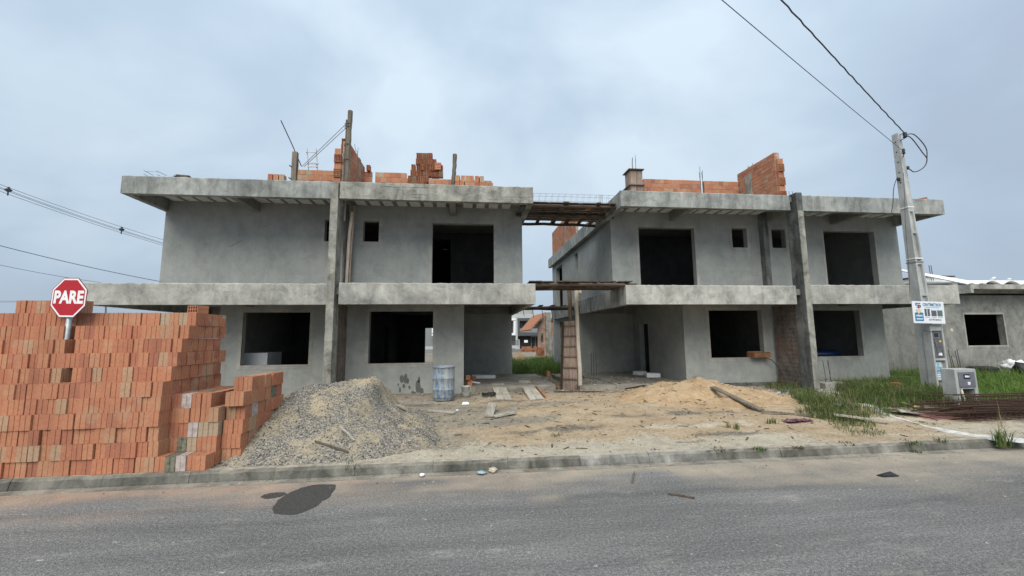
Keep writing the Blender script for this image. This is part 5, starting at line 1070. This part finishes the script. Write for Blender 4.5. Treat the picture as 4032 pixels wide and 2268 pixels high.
p = G(3500, 1590); tag(MB().tube([p+V(.25*math.cos(a), .17*math.sin(a), .07+.03*math.sin(a)) for a in [2*math.pi*k/24 for k in range(25)]], .009, 5).build('wire_hoop', plain('green_grey', (.12,.16,.15), .6)), 'grey green wire hoop lying in the grass', 'hoop')
p = G(3545, 1545); tag(put('brick', ME_BRICK, p+V(0,0,.17), FLAT), 'hollow brick on a green block in the grass left of the pole', 'brick'); o = bpy.data.objects[-1] if False else None
tag(MB().cbox((.24,.18,.16), Matrix.Translation(p+V(.02,.1,.03)), None, .012).build('green_block', plain('green_block', (.05,.09,.085), .9, var=.3), bevel=.01), 'dark green block under the hollow brick in the grass', 'block')
board('short yellow board lying in the grass before the pole', G(3548,1600)+V(0,0,.06), G(3612,1612)+V(0,0,.03), .09, .02, plain('yellow_board', (.52,.46,.20), .8))
tag(MB().cbox((.42,.34,.02), Matrix.Translation(G(3545,1632)+V(0,0,.04)) @ Matrix.Rotation(.12, 4, 'Y'), None, .05).build('broken_panel', M_['rawconc'], bevel=.004), 'broken grey cement panel lying at the end of the lime strip', 'panel')
for (px, py, dz) in ((3752,1455,.66), (3760,1455,.5), (3778,1455,.64), (3786,1455,.68)): p = ony(px, py, 9.6); tag(MB().tube([p-V(0,0,.55), p+V(-.02,0,.1), p+V(-.06,0,dz-.15)], .009, 5).build('starter_bar', M_['rebar']), 'thin starter bar standing in the grass behind the meter stand', 'rebar', 'starter bars behind the meter stand')
P = [onz(*q, .14) for q in ((3395,1588),(3440,1612),(3500,1636),(3570,1658),(3660,1680),(3780,1700),(3910,1716),(4060,1728))]; W2 = [.16,.28,.34,.34,.28,.22,.19,.17]; vs = []; nn = 70; mm = 7
for i in range(nn+1):
    f = i/nn*(len(P)-1); k = min(int(f), len(P)-2); c = P[k].lerp(P[k+1], f-k); w_ = W2[k]+(W2[k+1]-W2[k])*(f-k); e0, e1 = w_*(1+.7*fbm(f*2, 1, 1.5)), w_*(1+.7*fbm(f*2, 9, 1.5))
    for j in range(mm+1): u = -e0+(e0+e1)*j/mm; x, y = c.x+.25*u, c.y+u; vs.append(V(x, y, gz(x, y)+.006 if 0 < j < mm else gz(x, y)-.004))
tag(MB().add(vs, [(i*(mm+1)+j, i*(mm+1)+j+1, (i+1)*(mm+1)+j+1, (i+1)*(mm+1)+j) for i in range(nn) for j in range(mm)]).build('lime_spill', concrete('lime', (.34,.32,.28), (.60,.59,.56), (.74,.73,.71), .9, .2, .6, 40), None, True), 'white lime spill running along the right pavement', 'lime')
# wet patches and things lying on the road
M_['wet'] = plain('wet_asphalt', (.05,.047,.043), .5, var=.6, scale=45, bmp=.4, spec=.5)
def patch(label, px, name='wet_patch', mat='wet', z=.004):
    P = [onz(*q, z) for q in px]; n = len(P); out = []
    for i in range(n):
        for k in range(14): f = k/14; a, b2, c, d = P[i-1], P[i], P[(i+1)%n], P[(i+2)%n]; out.append(.5*((2*b2)+(c-a)*f+(2*a-5*b2+4*c-d)*f*f+(3*b2-a-3*c+d)*f**3)+V(.02*fbm(i+f, 1, 2, 4), .02*fbm(i+f, 5, 2, 4), 0))
    return tag(MB().quad([V(p.x, p.y, z) for p in out]).build(name, M_[mat]), label, 'puddle')
patch('large dark wet patch on the asphalt', [(1075,2010),(1090,1975),(1150,1935),(1220,1912),(1290,1907),(1322,1912),(1305,1945),(1255,1985),(1180,2020),(1110,2025)])
patch('small dark wet patch beside the larger one', [(1028,1955),(1060,1942),(1110,1938),(1128,1944),(1100,1956),(1055,1963)])
board('dark stick lying on the asphalt', onz(2630, 1948, 0), onz(2735, 1965, 0), .016, .014, M_['wood_dark'], 'stick', 'stick', .012); board('short upright-looking twig lying on the asphalt', onz(2490, 1905, 0), onz(2497, 1862, 0), .018, .012, M_['wood_grey'], 'twig', 'stick', .01)
tag(MB().cbox((.19,.08,.012), Matrix.Translation(onz(3495, 1872, .01)), None, .02).build('rubber_scrap', M_['black']), 'flat black scrap lying on the asphalt', 'litter')
# ------------------------------------------------------------------ neighbour house on the right
YN = 13.4; nb = thing('neighbour_house', 'single-storey bare grey house with a dark window beyond the utility pole', 'house', (19, YN, .2))
wx0, wx1 = ony(3795,1238,YN).x, ony(3948,1238,YN).x; wz0, wz1 = ony(3812,1362,YN).z, ony(3795,1238,YN).z
M_['cement'] = concrete('cement', (.17,.175,.16), (.24,.24,.22), (.30,.295,.27), .8, .3, .9, 30)
holewall('facade_wall', 16.6, 24, -.1, 2.99, [(wx0, wx1, wz0, wz1)], fr(YN), .2, M_['cement'], nb); holewall('passage_wall', 13.6, 16.58, -.1, 2.6, [], fr(YN+.25), .2, M_['plaster_shaded'], nb)  # passage wall is coloured darker to carry the shade of slab and gap
holewall('wall', -20, -YN-.21, -.1, 2.99, [], lf(16.6), .2, M_['cement'], nb); holewall('wall', YN+.21, 19.79, -.1, 2.99, [], rg(24), .2, M_['inner'], nb); holewall('wall', 16.82, 23.79, -.1, 2.99, [], fr(19.8), .2, M_['inner'], nb)
surround(wx0, wx1, wz0, wz1, YN, .06, nb)
ex = ony(3822,1135,12.75).x; zE0, zE1 = ony(3822,1137,12.75).z, ony(3822,1119,12.75).z
MB().box((ex+.0, 12.75, zE0), (24.5, 20, zE1)).build('roof_slab', M_['fascia'], nb); MB().box((ex, 12.753, zE0-.14), (ex+.12, 20, zE0-.002)).build('edge_beam', M_['fascia'], nb); MB().box((ex+.13, 13.25, zE0-.10), (24, 13.39, zE0-.003)).build('edge_beam', M_['cement'], nb)
M_['tilewhite'] = plain('tile_white', (.72,.72,.70), .8, var=.12, scale=5)
def arch(x0, x1, z0, h, y0, y1, zb=0, n=12, th=.035):
    mb = MB(); pr = [(x0+(x1-x0)*i/n, z0+h*math.sin(math.pi*i/n)) for i in range(n+1)]; vs = []
    for (x, z) in pr: vs += [V(x,y0,z), V(x,y0,z-th), V(x,y1,z+zb), V(x,y1,z+zb-th)]
    fs = []
    for i in range(n): a, c = i*4, i*4+4; fs += [(a,c,c+2,a+2), (a+1,a+3,c+3,c+1), (a,a+1,c+1,c), (a+2,c+2,c+3,a+3)]
    return mb.add(vs, fs).build('arched_tile', M_['tilewhite'], nb, True)
for k, px in enumerate((3860, 3935, 4010, 4085)): a, c = ony(px,1120,12.95).x, ony(px+72,1120,12.95).x; arch(a, c, zE1+.02, .14, 12.85, 15.5, .35)
for k in range(2): arch(ex+.02+k*.42, ex+.40+k*.42, zE1+.02, .05, 12.85, 16, 1.2-.1*k)
MB().box((17.6, 16.5, zE1), (24, 16.7, zE1+.55)).build('roof_wall', plain('dull_tan', (.30,.25,.20), .9), nb)
for (px, y0) in ((3915, 1092), (3975, 1097)): p = ony(px, y0, 13.4); MB().beam(p, p+V(.35,.6,-.25), .09, .03).build('roof_strip', M_['tilewhite'], nb)
p = ony(3735,1345,YN-.01); MB().lathe([(0,0),(.07,.0),(.05,.012),(0,.014)], 7, (ony(3748,1300,YN).x, YN-.002, ony(3748,1300,YN).z), None, Matrix.Rotation(R(90), 4, 'X')).build('wall_pipe', M_['wood_pale'], nb)
db = thing('dark_shed', 'low black-roofed shed and white block wall behind the right house', 'shed', (17, 20, .2)); MB().box((15.6, 19.5, .1), (20.6, 22, ony(3700,1110,19.5).z)).build('wall', M_['black'], db); q = ony(3655,1110,22.1); MB().box((q.x-.3, 22.1, .1), (q.x+1.6, 24, ony(3690,1092,22.1).z)).build('block_wall', M_['tilewhite'], db); MB().box((q.x-.4, 22.0, ony(3690,1090,22.1).z), (q.x+1.8, 24.1, ony(3690,1086,22.1).z)).build('roof_sheet', M_['wood_dark'], db)
for px in (3670, 3678): p = ony(px, 1120, 21.9); tag(MB().tube([p, V(p.x-.05, p.y, ony(px, 1045, 21.9).z)], .02, 5).build('roof_bar', M_['rebar']), 'dark bar standing above the black shed roof', 'rebar', 'bars above the black shed')
tag(MB().cbox((.16,.1,.06), Matrix.Translation((ony(3737,1126,10.1).x, 10.0, 2.93))).build('mortar_lump', M_['surround']), 'pale mortar lump on the right end of the lower slab', 'mortar')

# ------------------------------------------------------------------ seen through the passage between the houses
def bxp(x0, y0, x1, y1, Y, d): a, c = ony(x0, y1, Y), ony(x1, y0, Y); return (a.x, Y, a.z), (c.x, Y+d, c.z)
Yb = 40; wp = plain('paint_white', (.78,.79,.80), .6, var=.04, bmp=0); dg = plain('paint_dark', (.075,.08,.085), .6, var=.1, bmp=0); mg = plain('paint_grey', (.22,.23,.24), .6, var=.06, bmp=0); lg_ = plain('paint_light', (.42,.44,.44), .7, var=.08); gl = plain('pane', (.22,.25,.28), .1, var=.1, bmp=0, spec=.8)
mh = thing('modern_house', 'white and charcoal modern house seen through the passage', 'house', (6, Yb+3, 0))
def W(name, x0, y0, x1, y1, mat, dy=0, d=.3, p=None): return MB().box(*bxp(x0, y0, x1, y1, Yb+dy, d)).build(name, mat, p or mh)
W('body', 1500, 1240, 2190, 1425, mg, .9, 6); W('roof_parapet', 1960, 1236, 2190, 1253, lg_, .2, 7); W('roof_tank_room', 2042, 1211, 2100, 1237, M_['plaster'], 3, 3)
W('white_frame', 1700, 1253, 2033, 1263, wp, 0, .9); W('white_frame', 1700, 1311, 2033, 1323, wp, 0, .9); W('white_frame', 2023, 1263, 2033, 1311, wp, 0, .9); W('white_frame', 1700, 1263, 1990, 1311, wp, .05, .8)
W('dark_frame', 2036, 1253, 2190, 1263, dg, -.2, 1.05); W('dark_frame', 2036, 1309, 2190, 1322, dg, -.2, 1.05); W('dark_frame', 2036, 1263, 2046, 1309, dg, -.2, 1.05)
wn = W('window', 2046, 1270, 2076, 1309, M_['black'], .85, .04); 
for (a, c) in ((2048, 2060), (2062, 2074)): W('pane', a, 1272, c, 1307, gl, .84, .008, wn)
W('window', 2010, 1264, 2023, 1310, M_['black'], .85, .04); W('balcony_rail', 2046, 1291, 2120, 1293, M_['black'], -.15, .03); W('balcony_glass', 2046, 1293, 2120, 1309, gl, -.14, .015)
W('garage_opening', 2040, 1324, 2090, 1372, M_['black'], .86, .03); W('door', 2094, 1328, 2106, 1372, M_['black'], .86, .03); W('door', 2110, 1328, 2120, 1372, M_['black'], .86, .03)
fn_ = thing('fence', 'grey wall and black railing before the modern house', 'fence', (5, 34, 0)); MB().box(*bxp(1500, 1360, 2036, 1378, 34, .15)).build('wall', lg_, fn_); MB().box(*bxp(2040, 1337, 2046, 1375, 34, .2)).build('pillar', lg_, fn_)
for k in range(12): a, c = bxp(2014+k*2.6, 1338, 2014.8+k*2.6, 1360, 34, .03); MB().box(a, c).build('bar', M_['black'], fn_)
tag(MB().box(*bxp(2064, 1339, 2078, 1349, 33.9, .03)).build('sale_sign', wp), 'small white and red notice before the dark garage', 'sign'); tag(MB().tube([ony(2035, 1375, 36), ony(2034, 1250, 36)], [.12, .07], 8).build('post', lg_), 'slim pale post before the white frame of the modern house', 'post')
Yp = 25; ph = thing('brick_cottage', 'small pinkish brick cottage with a tiled gable roof in the passage', 'house', (5.5, Yp+3, 0)); pk = concrete('pink_brick', (.36,.22,.17), (.45,.30,.24), (.52,.38,.31), .7, .3, .6)
x0, x1 = ony(2119,1350,Yp).x, ony(2149,1350,Yp).x; zt_ = ony(2130,1245,Yp).z
holewall('facade_wall', x0, x1, -.1, ony(2125,1298,Yp).z, [(ony(2129,1340,Yp).x, ony(2140,1340,Yp).x, ony(2135,1349,Yp).z, ony(2135,1312,Yp).z)], fr(Yp), .2, pk, ph)
MB().prism([(x0,ony(2125,1298,Yp).z+.003),(x1,ony(2125,1298,Yp).z+.003),(x1,ony(2148,1235,Yp).z)], (0,Yp,0), (1,0,0), (0,0,1), (0,1,0), .2).build('gable', pk, ph)
MB().box((x1+.01, Yp-.05, -.1), (x1+.35, Yp+.25, ony(2150,1230,Yp).z)).build('corner_column', M_['rawconc'], ph); MB().box((x1+.36, Yp, -.1), (x1+4, Yp+.2, ony(2170,1320,Yp).z)).build('render_wall', M_['cement'], ph)
MB().box((x1+.36, Yp, ony(2170,1292,Yp).z), (x1+4, Yp+.2, ony(2170,1286,Yp).z)).build('ring_beam', M_['cement'], ph)
for (a, c) in ((1319, 1296), (1285, 1268)): brick_panel(ph, 'brick_infill', (x1+.37, Yp-.01, 0), (1,0,0), 6, (0,1,0), 3, .17, (ony(2170,c,Yp).z-ony(2170,a,Yp).z)/3-.012, .1, ony(2170,a,Yp).z)
rf = MB(); a, c = ony(2088,1297,Yp-.6), ony(2146,1229,Yp-.6); rfp = thing('x', 'x', 'x') if False else None
rr = rf.prism([(a.x,a.z),(c.x,c.z),(c.x,c.z-.06),(a.x+.03,a.z-.07)], (0,Yp-.6,0), (1,0,0), (0,0,1), (0,1,0), 5).build('roof', plain('roof_tile', (.36,.15,.075), .9, var=.35, scale=12), ph)
for i in range(9):
    p1 = Vector((a.x,0,a.z)).lerp(Vector((c.x,0,c.z)), (i+.5)/9); MB().tube([V(p1.x,Yp-.62,p1.z-.10), V(p1.x,Yp-.1,p1.z-.10)], .04, 5).build('batten', M_['wood_orange'], rr)
def far_bricks(name, label, px0, px1, py0, py1, Y, mat, n, m_):
    th = thing(name, label, 'bricks', ony(px0, py1, Y)); a, c = ony(px0, py1, Y), ony(px1, py0, Y); ww, hh_ = (c.x-a.x)/n, (c.z-a.z)/m_
    for r in range(m_):
        for i in range(n):
            if r == m_-1 and rng.random() < .3: continue
            put('brick', _fb, (a.x+(i+.5)*ww, Y+rng.uniform(-.03,.03), a.z+(r+.5)*hh_), (0, rng.uniform(-.06,.06), 0), th, (ww*.94, .2, hh_*.96))
_q = MB().cbox((1,1,1)); _fb = bpy.data.meshes.new('fb'); _fb.from_pydata([p*S for p in _q.v], [], _q.f); _fb.materials.append(M_['brick_wall'])
far_bricks('brick_stack', 'bright orange brick stack before the cottage', 2050, 2112, 1364, 1386, 24, M_['brick'], 12, 3); far_bricks('brick_pile', 'brown brick pile overgrown by grass at the cottage wall', 2112, 2142, 1366, 1402, 23.5, M_['brick'], 6, 5)
fp = ony(2045, 1382, 22); mb = MB(); vs = [V(fp.x, 22, fp.z)]; n = 18
for k in range(n): q = 2*math.pi*k/n; vs.append(V(fp.x+.75*math.cos(q)*(1+.15*math.sin(3*q)), 22+.6*math.sin(q), .05))
tag(mb.add(vs, [(0, k+1, (k+1) % n+1) for k in range(n)]).build('sand_heap', MSAND, None, True), 'small pale sand heap in the passage meadow', 'pile')
# wooded hill on the horizon
mt, t, b = newmat('hill_green'); col = ramp(t, noi(t, coord(t), .12, 6, .7), [(.3, (.02,.04,.03)), (.7, (.06,.09,.06))]); t.links.new(col, b.inputs['Base Color']); b.inputs['Roughness'].default_value = 1
mb = MB(); xs = [-100+i*5 for i in range(61)]; vs = []
for x in xs: h = 7+6*math.exp(-((x-30)/60)**2)+1.2*fbm(x, 0, .11, 5); vs += [V(x,220,-1), V(x,235,h*.75+1.0*nz(x*.9,2)), V(x,260,h+1.0*nz(x*.7,9))]
struct(mb.add(vs, [q for i in range(60) for q in ((i*3,i*3+3,i*3+4,i*3+1),(i*3+1,i*3+4,i*3+5,i*3+2))]).build('hill', mt))

# ------------------------------------------------------------------ plants
mt, t, b = newmat('grass'); v = coord(t); col = mix(t, attr(t), ramp(t, noi(t, v, 3, 3), [(.3, g1(.75)), (.7, g1(1.2))]), 1, 'MULTIPLY'); t.links.new(col, b.inputs['Base Color']); b.inputs['Roughness'].default_value = .6; b.inputs['Specular IOR Level'].default_value = .25
tr = t.nodes.new('ShaderNodeBsdfTranslucent'); t.links.new(col, tr.inputs[0]); ms_ = t.nodes.new('ShaderNodeMixShader'); ms_.inputs[0].default_value = .3; out = t.nodes['Material Output']; t.links.new(b.outputs[0], ms_.inputs[1]); t.links.new(tr.outputs[0], ms_.inputs[2]); t.links.new(ms_.outputs[0], out.inputs[0]); MGR = mt
GREEN = [(.06,.13,.025), (.09,.17,.03), (.045,.095,.022), (.13,.19,.045), (.20,.18,.08), (.035,.07,.02), (.26,.22,.12)]
def blade(mb, p, h, lean, az, w, col):
    d = V(math.cos(az), math.sin(az), 0); s_ = V(-math.sin(az), math.cos(az), 0)*w/2; p = Vector(p)
    a, b2, c = p, p+d*lean*.35+V(0,0,h*.6), p+d*lean+V(0,0,h*(1-.25*min(1, lean/h)))
    mb.add([a-s_, a+s_, b2+s_*.8, b2-s_*.8, c], [(0,1,2,3), (3,2,4)], col)
def tuft(mb, c, n, r, h, spread=.6, w=.009, pal=GREEN, zf=None):
    for _ in range(n):
        a = rng.uniform(0, 6.283); q = r*math.sqrt(rng.random()); x, y = c[0]+q*math.cos(a), c[1]+q*math.sin(a); hh_ = h*rng.uniform(.45, 1.1)
        blade(mb, (x, y, (zf(x, y) if zf else c[2])-.01), hh_, hh_*spread*rng.uniform(.1, 1.1), rng.uniform(0, 6.283), w*rng.uniform(.6,1.4), rng.choice(pal))
def field(name, label, spots, w=.0065, pal=GREEN, K=3.0):
    mb = MB()
    for (c, n, r, h) in spots: tuft(mb, c, int(n*K), r*1.3, h*rng.uniform(.9,1.5), 1.15, w, pal, surf)
    o = stuff(mb.build(name, MGR)); o['label'] = label; o['category'] = 'grass'; return o
sp1 = []
for (px, py, r, n, h) in ((3250,1600,.35,260,.22),(3200,1580,.3,200,.2),(3300,1640,.35,240,.16),(3330,1665,.3,160,.12),(3400,1580,.4,300,.26),(3380,1545,.35,260,.34),(3440,1560,.35,260,.30),(3230,1640,.3,160,.14),(3500,1600,.4,300,.22),(3560,1575,.4,320,.26),(3620,1585,.45,380,.26),(3700,1590,.45,380,.26),(3320,1530,.4,220,.28),(3150,1550,.35,160,.2),(3080,1530,.3,160,.2),(3520,1530,.4,220,.28),(3570,1495,.5,260,.35),(3480,1560,.3,160,.25),(3660,1560,.4,260,.3),(3420,1625,.3,140,.14),(3380,1700,.25,90,.08),(3590,1545,.4,240,.3),(3740,1560,.35,260,.32)):
    sp1.append((G(px, py), n, r, h))
field('verge_grass', 'long ragged grass between the sand pile and the pole', sp1)
sp2 = [((rng.uniform(9.6, 18), rng.uniform(7.6, 13.2), 0), 26, .35, rng.uniform(.16, .34)) for _ in range(330)]
sp2 = [q for q in sp2 if q[0][0] > 10.9 or q[0][1] < 9.5]
field('lawn', 'bright uneven grass in front of the neighbour house', sp2, .008, [(.10,.19,.03), (.13,.23,.035), (.08,.15,.03), (.17,.24,.06)])
sp3 = [((rng.uniform(1.0, 7.5), rng.uniform(15.2, 24), 0), 22, .4, rng.uniform(.25, .5)) for _ in range(420)]
field('meadow', 'tall meadow grass in the passage between the houses', sp3, .012, [(.09,.17,.03), (.12,.21,.04), (.06,.12,.025), (.20,.26,.07)])
def weed(label, px, py, n, r, h, spread=.8, w=.009, z=None, cat='weed', pal=GREEN, group=None):
    c = G(px, py) if z is None else onz(px, py, z); mb = MB(); tuft(mb, c, n, r, h, spread, w, pal); return tag(mb.build('weed', MGR), label, cat, group)
weed('spiky grass clump growing out of the gutter below the gravel pile', 1385, 1868, 70, .07, .22, 1.1, .008, .0); weed('tall spiky grass clump on the kerb at the lime strip', 3950, 1755, 90, .09, .30, .7, .009, .06)
weed('seeding grass stalks behind the kerb clump', 3945, 1680, 9, .06, .42, .2, .006, None, 'weed', [(.30,.24,.12)])
for (px, py, h) in ((2868,1685,.14), (2900,1690,.15)): weed('small green tuft in the bare sand', px, py, 26, .04, h, .5, .007, None, 'weed', GREEN, 'twin tufts in the sand')
weed('green tuft beside the coloured rag', 3040, 1668, 46, .09, .13, .9); weed('small creeping weed on the kerb edge of the sand', 2985, 1768, 50, .09, .05, 1.4, .012); weed('dry brown creeping weed on the kerb', 3145, 1770, 40, .08, .04, 1.4, .012, None, 'weed', [(.12,.09,.05), (.16,.12,.07), (.07,.07,.03)]); weed('dry brown weed hanging over the kerb left of the green one', 2830, 1772, 40, .09, .045, 1.4, .012, None, 'weed', [(.10,.08,.05), (.07,.07,.04)])
weed('dry brown weed between two kerb joints', 3330, 1748, 40, .1, .05, 1.3, .012, None, 'weed', [(.12,.09,.05), (.08,.09,.03)]); weed('spreading green weed on the kerb before the paving', 3590, 1748, 60, .14, .06, 1.3, .011); weed('green weed in the gutter before the paving', 3600, 1780, 40, .08, .06, 1.2, .01, .005); weed('low weed at the kerb right of the paving crack', 3700, 1738, 36, .08, .07, 1.1, .01)
weed('arching grass clump at the foot of the right column', 3085, 1520, 70, .14, .34, .9, .01); weed('thin green weeds by the ash patch', 2190, 1718, 30, .1, .08, 1); weed('dark broad-leaved weeds at the foot of the pole', 3680, 1560, 220, .4, .24, 1.0, .03, None, 'weed', [(.03,.09,.025), (.045,.12,.03)])
mb = MB()
for _ in range(150):
    p = G(rng.uniform(3250, 3500), rng.uniform(1500, 1545)); blade(mb, p, rng.uniform(.25,.62), rng.uniform(.02,.22), rng.uniform(0,6.28), .004, rng.choice([(.25,.20,.11), (.12,.13,.05), (.18,.15,.08)]))
for _ in range(120): p = (rng.uniform(13.5, 19.5), rng.uniform(12, 13.2), .15); blade(mb, p, rng.uniform(.3,.75), rng.uniform(.05,.3), rng.uniform(0,6.28), .006, rng.choice([(.25,.20,.11), (.12,.13,.05)]))
o = stuff(mb.build('dry_stalks', MGR)); o['label'] = 'thin dry stalks standing before the walls'
mb = MB()
for _ in range(420): x = rng.uniform(-2.6, 2.2); tuft(mb, (x, KF-.03-.03*rng.random(), .004), 1, .01, .03, .8, .005)
for _ in range(160): x = rng.uniform(4.5, 9.0); tuft(mb, (x, KF-.04-.05*rng.random(), .004), 1, .02, .03, 1, .006, [(.09,.10,.04), (.12,.10,.05)])
stuff(mb.build('gutter_grass', MGR))['label'] = 'short green growth along the gutter joint'
bpy.data.materials.remove(bpy.data.materials['rag_']) if 'rag_' in bpy.data.materials else None
